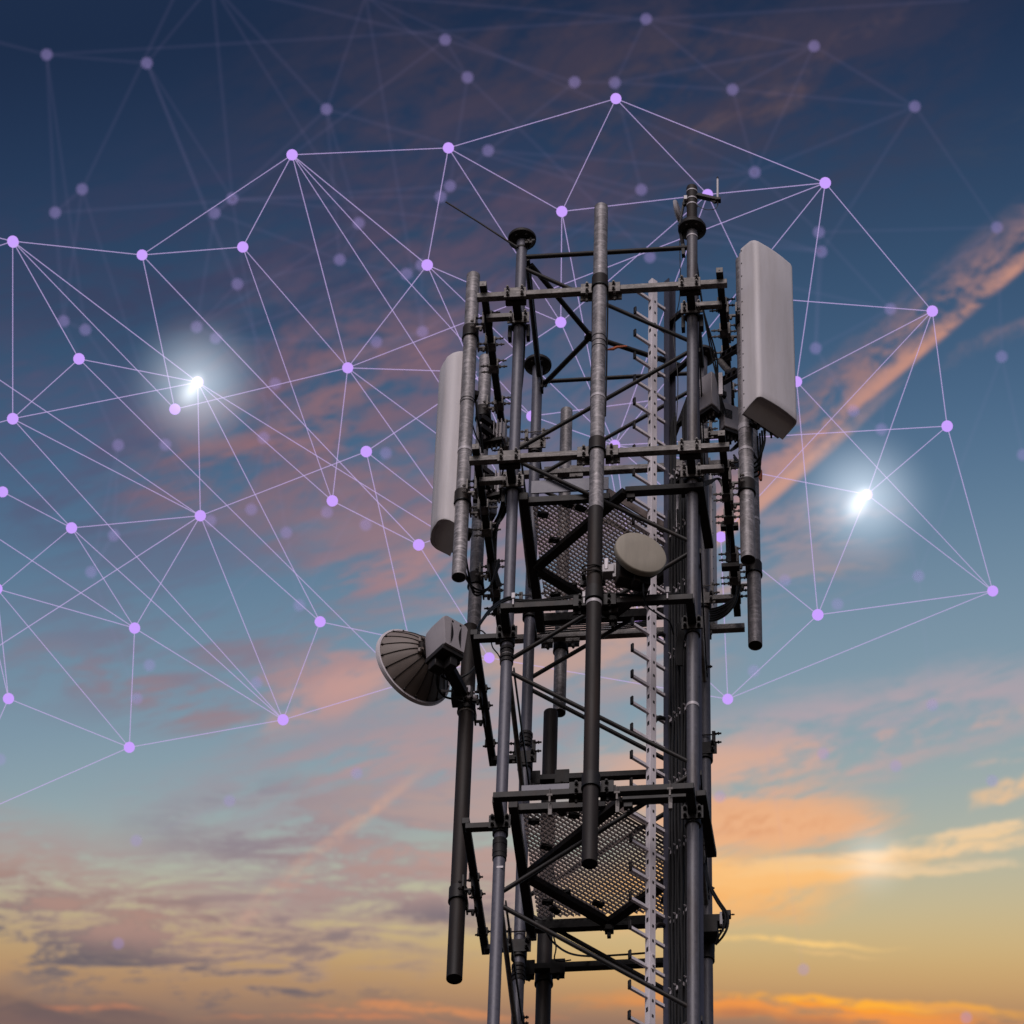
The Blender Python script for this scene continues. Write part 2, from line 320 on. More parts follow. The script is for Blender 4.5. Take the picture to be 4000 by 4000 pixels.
# ------------------------------------------------------------------ mesh helpers
class MB:
    def __init__(s): s.v = []; s.f = []
    def add(s, vs, fs):
        o = len(s.v); s.v += [V(p) for p in vs]; s.f += [tuple(i+o for i in f) for f in fs]; return s
    def box(s, c, size, R=None, ch=.12):
        """chamfered box; ch is the share of the smallest side cut off each edge"""
        hx, hy, hz = (k/2 for k in size); e = min(hx, hy, hz)*ch
        ps = []
        for sx in (-1,1):
            for sy in (-1,1):
                for sz in (-1,1):
                    ps += [(sx*(hx-e), sy*(hy-e), sz*hz), (sx*(hx-e), sy*hy, sz*(hz-e)), (sx*hx, sy*(hy-e), sz*(hz-e))]
        R = R or Matrix.Identity(3); c = V(c)
        idx = lambda sx, sy, sz, k: ((sx > 0)*4+(sy > 0)*2+(sz > 0))*3+k
        fs = []
        for sg in (-1,1):
            q = [(-1,-1),(1,-1),(1,1),(-1,1)]
            if sg < 0: q = q[::-1]
            fs.append(tuple(idx(a,b,sg,0) for a, b in q))
            fs.append(tuple(idx(b,sg,a,1) for a, b in q))
            fs.append(tuple(idx(sg,a,b,2) for a, b in q))
        for a in (-1,1):
            for b in (-1,1):
                fs.append((idx(-1,a,b,0), idx(1,a,b,0), idx(1,a,b,1), idx(-1,a,b,1)) if a*b > 0 else (idx(-1,a,b,1), idx(1,a,b,1), idx(1,a,b,0), idx(-1,a,b,0)))
                fs.append((idx(a,-1,b,2), idx(a,1,b,2), idx(a,1,b,0), idx(a,-1,b,0)) if a*b < 0 else (idx(a,-1,b,0), idx(a,1,b,0), idx(a,1,b,2), idx(a,-1,b,2)))
                fs.append((idx(a,b,-1,1), idx(a,b,1,1), idx(a,b,1,2), idx(a,b,-1,2)) if a*b < 0 else (idx(a,b,-1,2), idx(a,b,1,2), idx(a,b,1,1), idx(a,b,-1,1)))
        for sx in (-1,1):
            for sy in (-1,1):
                for sz in (-1,1):
                    t = (idx(sx,sy,sz,0), idx(sx,sy,sz,1), idx(sx,sy,sz,2))
                    fs.append(t)
        return s.add([c + R @ V(p) for p in ps], fs)
    def bar(s, p0, p1, w, h, up=(0,0,1), ch=.12):
        p0 = V(p0); p1 = V(p1); z = (p1-p0); ln = z.length; z.normalize()
        u = V(up); x = u.cross(z)
        if x.length < 1e-4: x = V((1,0,0)).cross(z)
        x.normalize(); y = z.cross(x)
        return s.box((p0+p1)/2, (w, h, ln), Matrix((x, y, z)).transposed(), ch)
    def path(s, pts, r, n=12, caps=True):
        pts = [V(p) for p in pts]; rs = r if isinstance(r, (list, tuple)) else [r]*len(pts)
        t0 = (pts[1]-pts[0]).normalized(); a = V((0,0,1)) if abs(t0.z) < .9 else V((0,1,0))
        x = t0.cross(a).normalized(); vs = []
        for i, p in enumerate(pts):
            t = (pts[min(i+1, len(pts)-1)]-pts[max(i-1, 0)])
            t.normalize(); x = (x-t*x.dot(t)).normalized(); y = t.cross(x)
            vs += [p + (x*cos(2*pi*k/n)+y*sin(2*pi*k/n))*rs[i] for k in range(n)]
        fs = [(i*n+k, i*n+(k+1)%n, (i+1)*n+(k+1)%n, (i+1)*n+k) for i in range(len(pts)-1) for k in range(n)]
        if caps: fs += [tuple(range(n))[::-1], tuple((len(pts)-1)*n+k for k in range(n))]
        return s.add(vs, fs)
    def tube(s, p0, p1, r, n=16): return s.path([p0, p1], r, n)
    def lathe(s, c, axis, prof, n=32, close=True):
        """prof: (radius, distance along axis)"""
        c = V(c); a = V(axis).normalized(); x = a.cross(V((0,0,1)))
        if x.length < 1e-3: x = V((1,0,0))
        x.normalize(); y = a.cross(x)
        vs = [c + a*d + (x*cos(2*pi*k/n)+y*sin(2*pi*k/n))*max(r, 1e-4) for r, d in prof for k in range(n)]
        fs = [(i*n+k, i*n+(k+1)%n, (i+1)*n+(k+1)%n, (i+1)*n+k) for i in range(len(prof)-1) for k in range(n)]
        if close: fs += [tuple(range(n))[::-1], tuple((len(prof)-1)*n+k for k in range(n))]
        return s.add(vs, fs)
    def ring(s, c, axis, ri, ro, h, n=28):
        return s.lathe(V(c)-V(axis)*h/2, axis, [(ri,0),(ro,0),(ro,h),(ri,h),(ri,0)], n, close=False)
    def bolt(s, p, d, ln=.06, r=.008):
        p = V(p); d = V(d).normalized()
        s.path([p, p+d*ln], r, 8); s.lathe(p+d*.004, d, [(r*2.0,0),(r*2.0,r*1.7)], 6)
        return s.lathe(p+d*ln*.55, d, [(r*1.7,0),(r*1.7,r*1.5)], 6)
    def obj(s, name, m, parent=None, smooth=True, extra=None):
        nf = len(s.f)
        if extra: s.add(extra[0].v, extra[0].f)
        me = bpy.data.meshes.new(name)
        me.from_pydata([tuple(p) for p in s.v], [], s.f); me.update()
        import bmesh
        bm = bmesh.new(); bm.from_mesh(me); bmesh.ops.recalc_face_normals(bm, faces=bm.faces[:]); bm.to_mesh(me); bm.free()
        if smooth:
            me.polygons.foreach_set('use_smooth', [True]*len(me.polygons)); me.set_sharp_from_angle(angle=rad(38))
        me.materials.append(M[m] if isinstance(m, str) else m)
        if extra:
            me.materials.append(M[extra[1]])
            for q in me.polygons[nf:]: q.material_index = 1
        o = bpy.data.objects.new(name, me); COL.objects.link(o)
        if parent is not None:
            o.parent = parent; o.matrix_parent_inverse = Matrix.Translation(-root_loc(parent))
        return o
def root_loc(o):
    return V(o.location) if o.type == 'EMPTY' else V((0,0,0))     # parts are modelled in place, so a part's own frame is the world's
def tag(o, label, cat, group=None, kind=None):
    if label: o['label'] = label
    if cat: o['category'] = cat
    if group: o['group'] = group
    if kind: o['kind'] = kind
    return o
def thing(name, label, cat, loc, group=None):
    o = bpy.data.objects.new(name, None); COL.objects.link(o); o.location = loc; o.empty_display_size = .1
    return tag(o, label, cat, group)
def smoothpath(pts, k=6):
    P = [V(p) for p in pts]; P = [P[0]*2-P[1]] + P + [P[-1]*2-P[-2]]; o = []
    for i in range(1, len(P)-2):
        for j in range(k):
            t = j/k
            o.append(.5*((2*P[i]) + (P[i+1]-P[i-1])*t + (2*P[i-1]-5*P[i]+4*P[i+1]-P[i+2])*t*t + (3*P[i]-P[i-1]-3*P[i+1]+P[i+2])*t**3))
    o.append(P[-2]); return o
def single(mb, name, m, label, cat, group=None):
    """a thing that is one mesh, its origin moved to the mesh's own middle"""
    c = sum(mb.v, V((0,0,0)))/len(mb.v); mb.v = [p-c for p in mb.v]
    o = mb.obj(name, m); o.location = c
    return tag(o, label, cat, group)

# ------------------------------------------------------------------ ground
g = MB().add([(-2500,-2500,0),(2500,-2500,0),(2500,2500,0),(-2500,2500,0)], [(0,1,2,3)]).obj('ground', 'ground'); g['kind'] = 'structure'

# ------------------------------------------------------------------ lattice tower
LX = {'a':(-.75,-.75), 'b':(.75,-.75), 'c':(-.75,.75), 'd':(.75,.75)}
def leg(k, z):
    x, y = LX[k]
    return V((x + ((z-27.5)*.0030 if k == 'b' else 0), y, z))
TW = thing('lattice_tower', 'tall dark grey four legged steel lattice mast with round tubular legs and zigzag braces', 'tower', (0,0,0))
for k in 'abcd':
    zs = [0] + [22+i*1.3 for i in range(8)] + [32.30]
    lm = MB().path([leg(k, z) for z in zs], .0475, 24).obj('leg', 'leg' if k in 'bd' else 'legclean', TW)
    d = MB().lathe(leg(k, 32.27), (0,0,1), [(.05,-.02),(.106,0),(.114,.004),(.124,.006),(.126,.012),(.126,.034),(.122,.04)], 40)
    for q in range(6):
        d.bolt(leg(k,32.275)+V((cos(q*pi/3)*.085, sin(q*pi/3)*.085, 0)), (0,0,-1), .022, .008)
    d.obj('flange', 'dark', lm)
ZA = [31.955-2.4957*i for i in range(13)]        # brace nodes on the left front and right rear legs
ZB = [30.724-2.4957*i for i in range(13)]        # and on the other two
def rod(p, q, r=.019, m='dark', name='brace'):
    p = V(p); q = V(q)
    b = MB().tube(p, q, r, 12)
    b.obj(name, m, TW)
def ins(p, q, d=.045):
    v = (q-p).normalized(); return p+v*d, q-v*d
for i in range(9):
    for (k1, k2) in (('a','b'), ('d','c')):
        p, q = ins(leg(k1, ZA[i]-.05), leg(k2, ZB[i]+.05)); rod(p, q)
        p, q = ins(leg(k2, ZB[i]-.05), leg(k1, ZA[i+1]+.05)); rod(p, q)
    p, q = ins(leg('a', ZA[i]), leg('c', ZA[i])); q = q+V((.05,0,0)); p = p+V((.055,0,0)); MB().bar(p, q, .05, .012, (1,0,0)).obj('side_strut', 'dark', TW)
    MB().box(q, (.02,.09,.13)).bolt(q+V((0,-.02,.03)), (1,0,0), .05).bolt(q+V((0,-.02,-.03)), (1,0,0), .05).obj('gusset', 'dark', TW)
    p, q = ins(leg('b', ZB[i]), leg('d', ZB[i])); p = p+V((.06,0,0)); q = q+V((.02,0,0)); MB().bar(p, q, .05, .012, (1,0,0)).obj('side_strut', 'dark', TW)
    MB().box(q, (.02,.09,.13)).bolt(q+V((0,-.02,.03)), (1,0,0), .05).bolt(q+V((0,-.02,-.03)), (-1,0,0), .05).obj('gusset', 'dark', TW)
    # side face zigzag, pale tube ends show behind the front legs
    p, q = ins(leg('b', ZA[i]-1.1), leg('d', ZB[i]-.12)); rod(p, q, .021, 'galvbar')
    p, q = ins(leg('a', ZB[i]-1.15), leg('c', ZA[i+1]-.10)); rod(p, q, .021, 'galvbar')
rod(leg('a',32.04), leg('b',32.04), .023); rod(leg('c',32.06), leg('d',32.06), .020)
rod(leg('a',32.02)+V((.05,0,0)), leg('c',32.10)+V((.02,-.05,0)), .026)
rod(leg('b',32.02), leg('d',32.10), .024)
nodeP = V((-.205,.10,31.9))
for q in (leg('a',31.99)+V((.08,.05,0)), leg('c',31.98)+V((.06,-.03,0)), at(2662,1430,z=31.86)): rod(nodeP, q, .024)
MB().box(nodeP, (.09,.09,.035), Matrix.Rotation(.5,3,'Z')).obj('node_plate', 'dark', TW)
def strap(x, y, z, r, m='bright', h=.03, parent=None, name='strap'):
    return MB().ring((x,y,z), (0,0,1), r-.001, r+.0035, h).obj(name, m, parent)
for k, px, py in (('a',1977,2549), ('b',2702,2743)):
    z = at(px, py, y=-.80).z; p = leg(k, z); strap(p.x, p.y, z, .0475, 'bright', .03, TW)
for k, z0 in (('a',25.02),('c',25.07),('c',27.62),('d',26.35),('d',23.95),('a',27.14),('a',25.05)):
    cpl = MB()
    for j in range(4): cpl.ring(leg(k, z0-.045*j), (0,0,1), .045, .058-.003*(j % 2), .03)
    cpl.obj('coupling', 'dark', TW)
# pale flaked paint
MB().box(leg('a', at(1960,3385,y=-.8).z)+V((.012,-.0472,0)), (.05,.003,.02)).obj('paint_flake', 'bright', TW)

# ------------------------------------------------------------------ platforms
def clip(poly, p, d):
    ts = []
    n = len(poly)
    for i in range(n):
        a = poly[i]; b = poly[(i+1) % n]; ex, ey = b[0]-a[0], b[1]-a[1]
        den = d[0]*ey-d[1]*ex
        if abs(den) < 1e-9: continue
        t = ((a[0]-p[0])*ey-(a[1]-p[1])*ex)/den; u = ((a[0]-p[0])*d[1]-(a[1]-p[1])*d[0])/den
        if -1e-9 <= u <= 1+1e-9: ts.append(t)
    return (min(ts), max(ts)) if len(ts) > 1 and max(ts)-min(ts) > .01 else None
def platform(z, label):
    P = thing('work_platform', label, 'platform', (0,0,z))
    poly = [(-.60,-.64),(.02,-.64),(.62,-.06),(.62,.66),(-.60,.66)]
    gz = z+.075; g = MB(); s2 = sqrt(.5)
    dd = (s2, s2); nn = (s2, -s2)
    for i in range(-40, 41):
        o = i*.036; c = clip(poly, (nn[0]*o, nn[1]*o), dd)
        if c: g.bar((nn[0]*o+dd[0]*c[0], nn[1]*o+dd[1]*c[0], gz), (nn[0]*o+dd[0]*c[1], nn[1]*o+dd[1]*c[1], gz), .005, .026, (0,0,1), .02)
        o = i*.043; c = clip(poly, (dd[0]*o, dd[1]*o), nn)
        if c: g.bar((dd[0]*o+nn[0]*c[0], dd[1]*o+nn[1]*c[0], gz+.006), (dd[0]*o+nn[0]*c[1], dd[1]*o+nn[1]*c[1], gz+.006), .005, .015, (0,0,1), .02)
    g.obj('grating', 'grate', P, smooth=False)
    for a, b, w, h, zz in (((-.63,-.70),(.06,-.70),.05,.07,0), ((-.63,.69),(.68,.69),.06,.10,0), ((-.655,-.78),(-.655,.80),.075,.09,-.01), ((.655,-.02),(.655,.80),.06,.09,-.01)):
        MB().bar((*a, z+zz), (*b, z+zz), w, h).obj('frame_beam', 'dark', P)
    for a, b in (((-.62,.02),(.20,-.80)), ((.20,-.80),(.78,-.80)), ((-.60,.06),(-.03,.63)), ((-.03,.63),(.60,.06)), ((.815,-.84),(.85,-.12))):
        MB().bar((*a, z-.05), (*b, z-.05), .075, .06).obj('diagonal_beam', 'dark', P)
    MB().bar((-.60,-.715,z+.155), (.05,-.715,z+.155), .012, .15).obj('kick_plate', 'legclean', P)
    MB().bar((.03,-.66,z+.12), (.63,-.08,z+.12), .012, .09).obj('kick_plate', 'grate', P)
    for (x, y) in ((-.52,-.5),(-.45,-.2),(-.55,.2),(-.5,.45),(-.2,-.55),(-.1,.5),(-.45,.55),(.2,.5),(.45,.5),(-.3,-.6),(-.35,.35)):
        MB().box((x, y, z+.045), (.09,.05,.03), Matrix.Rotation(random.random(),3,'Z')).bolt((x, y, z+.04), (0,0,-1), .03).obj('grating_clip', 'dark', P)
    c2 = MB(); c2.box((-.02,.62,z-.12), (.07,.07,.06)).box((-.02,.62,z-.17), (.03,.03,.08)); c2.bolt((-.05,.62,z-.12), (-1,0,0), .05)
    c2.obj('beam_clamp', 'dark', P)
    MB().box((.245,-.79,z-.09), (.07,.05,.09)).bolt((.25,-.79,z-.12), (0,0,-1), .05).obj('beam_clamp', 'dark', P)
    return P
platform(28.93, 'upper steel grating platform inside the mast, behind the small round beige dish')
platform(25.44, 'lower steel grating platform, behind the open bottom end of the central dark pipe')

# ------------------------------------------------------------------ climbing ladder and cable ladder
PX, PY = .392, -.42; q2 = sqrt(.5)
LD = thing('climbing_ladder', 'pale aluminium single spine ladder with pegs sticking out on both sides', 'ladder', (PX,PY,0))
sp = MB()
R45 = Matrix.Rotation(pi/4, 3, 'Z')
sp.box((PX,PY,16.0), (.062,.052,32.0), R45, .06); hl = MB(); n1 = V((q2,-q2,0)); n2 = V((-q2,-q2,0))
for i in range(64):
    z = 31.85-.149*i
    if i*.149 < 9.4: hl.box(V((PX,PY,z))+n1*.0262+V((q2,q2,0))*.004, (.018,.0012,.03), R45, .02) if True else 0
    if i % 2 == 0: hl.box(V((PX,PY,z+.06))+n2*.0313+V((0,0,0)), (.0012,.024,.045), R45, .02)
spo = sp.obj('spine', 'alu', LD, extra=(hl, 'rubber'))
for i in range(32):
    z = 27.26+.2975*(15-i)
    for sgn in (-1, 1):
        a = V((PX,PY,z))+V((q2,q2,0))*sgn*.03; b = V((PX,PY,z))+V((q2,q2,0))*sgn*.205
        if sgn > 0: b = V((PX,PY,z))+V((q2,q2,0))*.17
        pg = MB().bar(a, b, .024, .03)
        pg.obj('peg', 'alu', LD)
        if sgn < 0: MB().box(b+V((0,0,.025)), (.016,.03,.085), R45, .4).obj('peg_stop', 'dark', LD)
for z in (31.0, 29.85, 27.6, 26.65, 24.45):
    MB().path(smoothpath([(PX+.01,PY+.03,z-.06), (PX+.04,PY+.02,z-.02), (PX+.07,PY+.05,z+.02), (.50,-.31,z+.05)]), .020, 8).obj('bracket', 'dark', LD)
for z in (28.62, 24.05):
    sp2 = MB().box(V((PX,PY,z))+n1*.029, (.035,.004,.17), R45); 
    for dz in (-.05,.05): sp2.bolt(V((PX,PY,z+dz))+n1*.03, n1, .015, .006)
    sp2.obj('splice_plate', 'alu', LD)
MB().path(smoothpath([(PX-.02,PY+.05,26.75-.3*j) for j in range(8)], 3), .013, 8).obj('safety_rope', 'rubber', LD)

CX, CY = .517, -.295; EX, EY = .80, -.578
CL = thing('cable_ladder', 'dark blue grey vertical cable ladder with slanting cross bars beside the pale climbing ladder', 'cable tray', (CX,CY,0))
R45n = Matrix.Rotation(-pi/4, 3, 'Z')
ch = MB()
ch.box((CX,CY,16.05), (.014,.085,32.1), R45n, .05).box(V((CX,CY,16.05))+V((q2,-q2,0))*.03+V((q2,q2,0))*.036, (.05,.012,32.1), R45n, .05).box(V((CX,CY,16.05))+V((q2,-q2,0))*.03-V((q2,q2,0))*.036, (.05,.012,32.1), R45n, .05)
ch.obj('rail', 'navy', CL)
MB().box((EX-.03,EY+.03,15.9), (.014,.085,31.8), R45n, .05).obj('rail', 'navy', CL)
for i in range(14):
    z = 31.55-.712*i
    a = V((CX,CY,z)); b = V((EX-.03,EY+.03,z))
    MB().bar(a, b, .045, .040).bar(a+V((0,0,.028)), b+V((0,0,.028)), .02, .012).obj('cross_bar', 'dark', CL)
    if i > 2:
        c = MB()
        for j in range(4):
            p = a.lerp(b, .30+.17*j)+V((-q2,-q2,0))*.05
            c.box(p+V((0,0,.03)), (.034,.03,.035), R45n, .15); c.bolt(p+V((0,0,.05)), (-q2,-q2,.3), .04, .005)
        c.obj('cable_clamp', 'bright', CL)
    if i in (2,4,5,7): MB().bar(a+V((.05,-.05,-.12)), b+V((0,0,.38)), .03, .035).obj('stay', 'dark', CL)
cgrp = 'feeder cables in the vertical bundle'
for j in range(26):
    f = .16+.031*j; lay = j % 3
    base = V((CX,CY,0)).lerp(V((EX,EY,0)), f)+V((-q2,-q2,0))*(.015+.024*lay)
    top = [30.2, 29.4, 29.05, 28.8][j % 4]
    pts = []
    z = top
    while z > 18:
        pts.append((base.x+random.uniform(-.006,.006), base.y+random.uniform(-.006,.006), z)); z -= .36
    c = MB().path(smoothpath(pts, 2), random.choice([.008,.010,.0125]), 8)
    single(c, 'feeder_cable', 'rubber', 'black feeder cable in the vertical bundle on the cable ladder', 'cable', cgrp)
c = MB().path(smoothpath([at(2655,940,y=-.6), at(2656,1150,y=-.6), at(2630,1300,y=-.45), at(2648,1480,y=-.45), at(2640,1700,y=-.45), at(2638,1900,y=-.45), at(2637,2060,y=-.45)]), .004, 6)
single(c, 'thin_cable', 'rubber', 'single thin black wire hanging loosely down in front of the cable ladder top', 'cable')

# ------------------------------------------------------------------ antenna mounting frames
def clampblock(p, size, bolts_dir, ln=.06, m='galvbar', r=.008, nb=2):
    mb = MB().box(p, size, None, .05); p = V(p); d = V(bolts_dir).normalized()
    a, b = [i for i in range(3) if abs(d[i]) < .5]
    for sa in (-1,1):
        for sb in (-1,1):
            q = p.copy(); q[a] += sa*size[a]*.33; q[b] += sb*size[b]*.28
            q += d*abs(sum(size[i]*d[i] for i in range(3)))/2
            mb.bolt(q, d, ln, r)
    return mb
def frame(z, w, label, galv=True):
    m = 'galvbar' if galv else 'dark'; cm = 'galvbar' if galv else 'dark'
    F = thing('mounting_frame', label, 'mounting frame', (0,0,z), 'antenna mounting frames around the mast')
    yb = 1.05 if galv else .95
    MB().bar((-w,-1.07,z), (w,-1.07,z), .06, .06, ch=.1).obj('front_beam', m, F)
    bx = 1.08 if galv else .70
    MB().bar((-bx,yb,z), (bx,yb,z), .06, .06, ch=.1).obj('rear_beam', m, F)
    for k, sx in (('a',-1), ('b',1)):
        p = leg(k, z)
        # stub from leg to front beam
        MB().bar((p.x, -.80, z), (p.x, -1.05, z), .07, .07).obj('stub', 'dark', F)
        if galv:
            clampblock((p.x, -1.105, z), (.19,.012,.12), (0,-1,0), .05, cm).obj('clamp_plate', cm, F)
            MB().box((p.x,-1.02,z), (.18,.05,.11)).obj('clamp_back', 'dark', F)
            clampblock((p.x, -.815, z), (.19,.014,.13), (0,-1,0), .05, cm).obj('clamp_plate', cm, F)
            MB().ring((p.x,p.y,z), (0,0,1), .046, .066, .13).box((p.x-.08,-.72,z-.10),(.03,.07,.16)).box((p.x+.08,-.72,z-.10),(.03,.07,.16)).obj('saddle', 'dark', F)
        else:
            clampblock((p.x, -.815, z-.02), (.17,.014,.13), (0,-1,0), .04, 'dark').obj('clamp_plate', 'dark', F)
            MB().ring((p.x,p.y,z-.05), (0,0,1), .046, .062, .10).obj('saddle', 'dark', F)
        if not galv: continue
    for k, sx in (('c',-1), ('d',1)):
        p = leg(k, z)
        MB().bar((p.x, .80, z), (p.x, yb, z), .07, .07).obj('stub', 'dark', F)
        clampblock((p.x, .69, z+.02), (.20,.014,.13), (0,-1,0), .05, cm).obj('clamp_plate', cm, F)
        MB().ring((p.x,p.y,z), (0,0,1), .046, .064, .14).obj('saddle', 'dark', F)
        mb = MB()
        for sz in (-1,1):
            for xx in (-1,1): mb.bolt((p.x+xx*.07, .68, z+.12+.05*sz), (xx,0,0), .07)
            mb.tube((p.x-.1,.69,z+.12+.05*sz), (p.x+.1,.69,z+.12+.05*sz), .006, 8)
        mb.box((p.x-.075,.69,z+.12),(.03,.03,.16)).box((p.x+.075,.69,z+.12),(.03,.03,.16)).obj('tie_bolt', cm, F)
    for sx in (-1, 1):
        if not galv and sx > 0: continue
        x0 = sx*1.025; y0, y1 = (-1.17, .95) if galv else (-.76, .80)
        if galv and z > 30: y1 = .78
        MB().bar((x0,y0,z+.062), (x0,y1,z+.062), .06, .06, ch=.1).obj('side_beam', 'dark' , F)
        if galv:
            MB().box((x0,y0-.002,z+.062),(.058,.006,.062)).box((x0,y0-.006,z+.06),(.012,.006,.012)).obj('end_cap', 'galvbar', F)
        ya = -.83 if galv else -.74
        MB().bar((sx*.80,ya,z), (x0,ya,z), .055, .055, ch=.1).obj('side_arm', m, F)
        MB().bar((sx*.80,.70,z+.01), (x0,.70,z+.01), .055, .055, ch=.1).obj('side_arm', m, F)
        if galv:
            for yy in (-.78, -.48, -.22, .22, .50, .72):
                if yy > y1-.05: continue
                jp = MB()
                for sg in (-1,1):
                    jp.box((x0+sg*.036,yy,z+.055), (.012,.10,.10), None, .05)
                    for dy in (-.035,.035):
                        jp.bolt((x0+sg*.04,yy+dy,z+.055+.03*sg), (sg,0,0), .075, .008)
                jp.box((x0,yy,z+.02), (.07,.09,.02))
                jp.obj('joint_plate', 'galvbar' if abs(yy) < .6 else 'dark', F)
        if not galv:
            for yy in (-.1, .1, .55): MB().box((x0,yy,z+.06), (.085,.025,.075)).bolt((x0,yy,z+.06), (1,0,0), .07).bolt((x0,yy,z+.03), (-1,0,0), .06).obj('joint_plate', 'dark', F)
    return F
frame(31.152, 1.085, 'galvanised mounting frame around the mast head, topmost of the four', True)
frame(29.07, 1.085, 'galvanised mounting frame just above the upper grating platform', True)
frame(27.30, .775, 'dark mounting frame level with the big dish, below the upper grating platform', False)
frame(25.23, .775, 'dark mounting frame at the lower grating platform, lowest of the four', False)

# ------------------------------------------------------------------ antenna poles
def pole(x, y, z0, z1, r, m, label, clamps=(), cdir=(0,1), straps=(), galv=True, hollow=True):
    P = thing('antenna_pole', label, 'pole', (x,y,z0))
    pr = [(r-.006,.02),(r-.006,0),(r,0),(r,(z1-z0)*.33),(r,(z1-z0)*.66),(r,z1-z0),(r-.012,z1-z0+.006)]
    MB().lathe((x,y,z0), (0,0,1), pr, 36).obj('pipe', m, P)
    MB().lathe((x,y,z0+.012), (0,0,1), [(r-.007,0),(r-.007,.004)], 30).obj('bore', 'rubber' if hollow else 'dark', P)
    dx, dy = cdir; px, py = -dy, dx
    for z in clamps:
        c = MB().lathe((x,y,z-.065), (0,0,1), [(r,0),(r+.011,0),(r+.011,.13),(r,.13)], 36, close=False)
        co = c.obj('collar', 'brown' if galv else 'dark', P)
        MB().ring((x,y,z-.067), (0,0,1), r, r+.014, .014, 36).obj('gasket', 'rubber', co)
        for sg in (-1,1):
            b = MB()
            q = V((x+dx*(r*.9)+px*sg*(r+.06), y+dy*(r*.9)+py*sg*(r+.06), z))
            Rz = Matrix.Rotation(math.atan2(dy,dx)-pi/2, 3, 'Z')
            b.box(q, (.10,.014,.12), Rz, .08).box(q+V((dx,dy,0))*.075, (.12,.02,.15), Rz, .08)
            for s2 in (-1,1): b.bolt(q+V((0,0,s2*.035))+V((-px,-py,0))*sg*.005, (-dx,-dy,0), .045)
            b.bar(q+V((0,0,-.06)), q+V((dx,dy,0))*.09+V((0,0,-.06)), .02, .02)
            b.bolt(q+V((dx,dy,0))*.05+V((0,0,-.075)), (0,0,-1), .035)
            b.obj('clamp', 'galvbar' if galv else 'dark', P)
    for z, mm, h in straps: strap(x, y, z, r, mm, h, P, 'band')
    return P
zt = at(2356,812,y=-1.16).z
zu = at(2331,1979,y=-1.20).z
pole(-.008,-1.165, zu, zt, .060, 'galv', 'galvanised pole rising above the middle of the mast front', (31.14, 29.06), (0,1), ((at(2340,1545,y=-1.2).z,'bright',.03),(at(2345,1310,y=-1.2).z,'rubber',.006),(at(2344,1330,y=-1.2).z,'rubber',.006),(at(2340,1350,y=-1.2).z,'rubber',.004)), hollow=False)
pole(-.012,-1.165, at(2307,3373,y=-1.17).z, zu-.005, .0615, 'brown', 'long dark pipe hanging down the middle of the mast front, open at its bottom end', (27.3, 25.25), (0,1), ((at(2320,2350,y=-1.2).z,'bright',.032),), galv=False)
pole(-1.183,-.665, at(1800,2255,y=-.665).z, at(1857,1078,y=-.665).z, .060, 'galv', 'galvanised pole in front of the left white panel antenna', (31.15, 29.05), (1,0), ((at(1790,1755,y=-.7).z,'bright',.03),(at(1830,1555,y=-.7).z,'rubber',.006),(at(1830,1566,y=-.7).z,'rubber',.006)), hollow=False)
pole(-1.175,.33, at(1862,2530,y=.33).z, at(1888,1400,y=.33).z, .058, 'galv', 'galvanised pole behind the left front pole, ending above the big dish', (31.2, 29.07), (1,0), (), hollow=False)
pole(-1.165,.035, at(1772,3825,y=.035).z, at(1838,2452,y=.035).z, .0635, 'brown', 'long dark brown pipe left of the mast that carries the big dish', (27.30, 25.23), (1,0), ((at(1805,2775,y=.0).z,'galvbar',.035),), galv=False)
pole(1.20,-.63, at(2918,2188,y=-.63).z, at(2895,1020,y=-.63).z, .062, 'galv', 'front one of the two galvanised poles right of the mast, holding the right white panel', (31.15, 29.03), (-1,0), ((at(2915,1750,y=-.68).z,'bright',.03),(at(2910,1662,y=-.68).z,'bright',.06)), hollow=False)
pole(1.20,.36, at(2945,2522,y=.36).z, at(2945,1600,y=.36).z, .060, 'galv', 'rear one of the two galvanised poles right of the mast, hanging lowest', (29.07,), (-1,0), ((at(2955,2018,y=.3).z,'bright',.03),), hollow=False)
pole(-.52,1.165, at(2188,2785,y=1.165).z, at(2215,1605,y=1.165).z, .055, 'galv', 'galvanised pole behind the mast, seen left of the central pole', (31.15, 29.07), (0,-1), (), hollow=False)
pole(-.58,1.06, 20.5, at(2148,2785,y=1.06).z, .062, 'brown', 'dark pipe behind the mast that runs down out of sight', (27.30, 25.22), (0,-1), (), galv=False)
pole(.62,1.165, at(2640,2700,y=1.165).z, at(2668,1600,y=1.165).z, .060, 'galv', 'galvanised pole behind the mast, seen between the cable ladder and the right front leg', (31.15, 29.07), (0,-1), (), hollow=False)

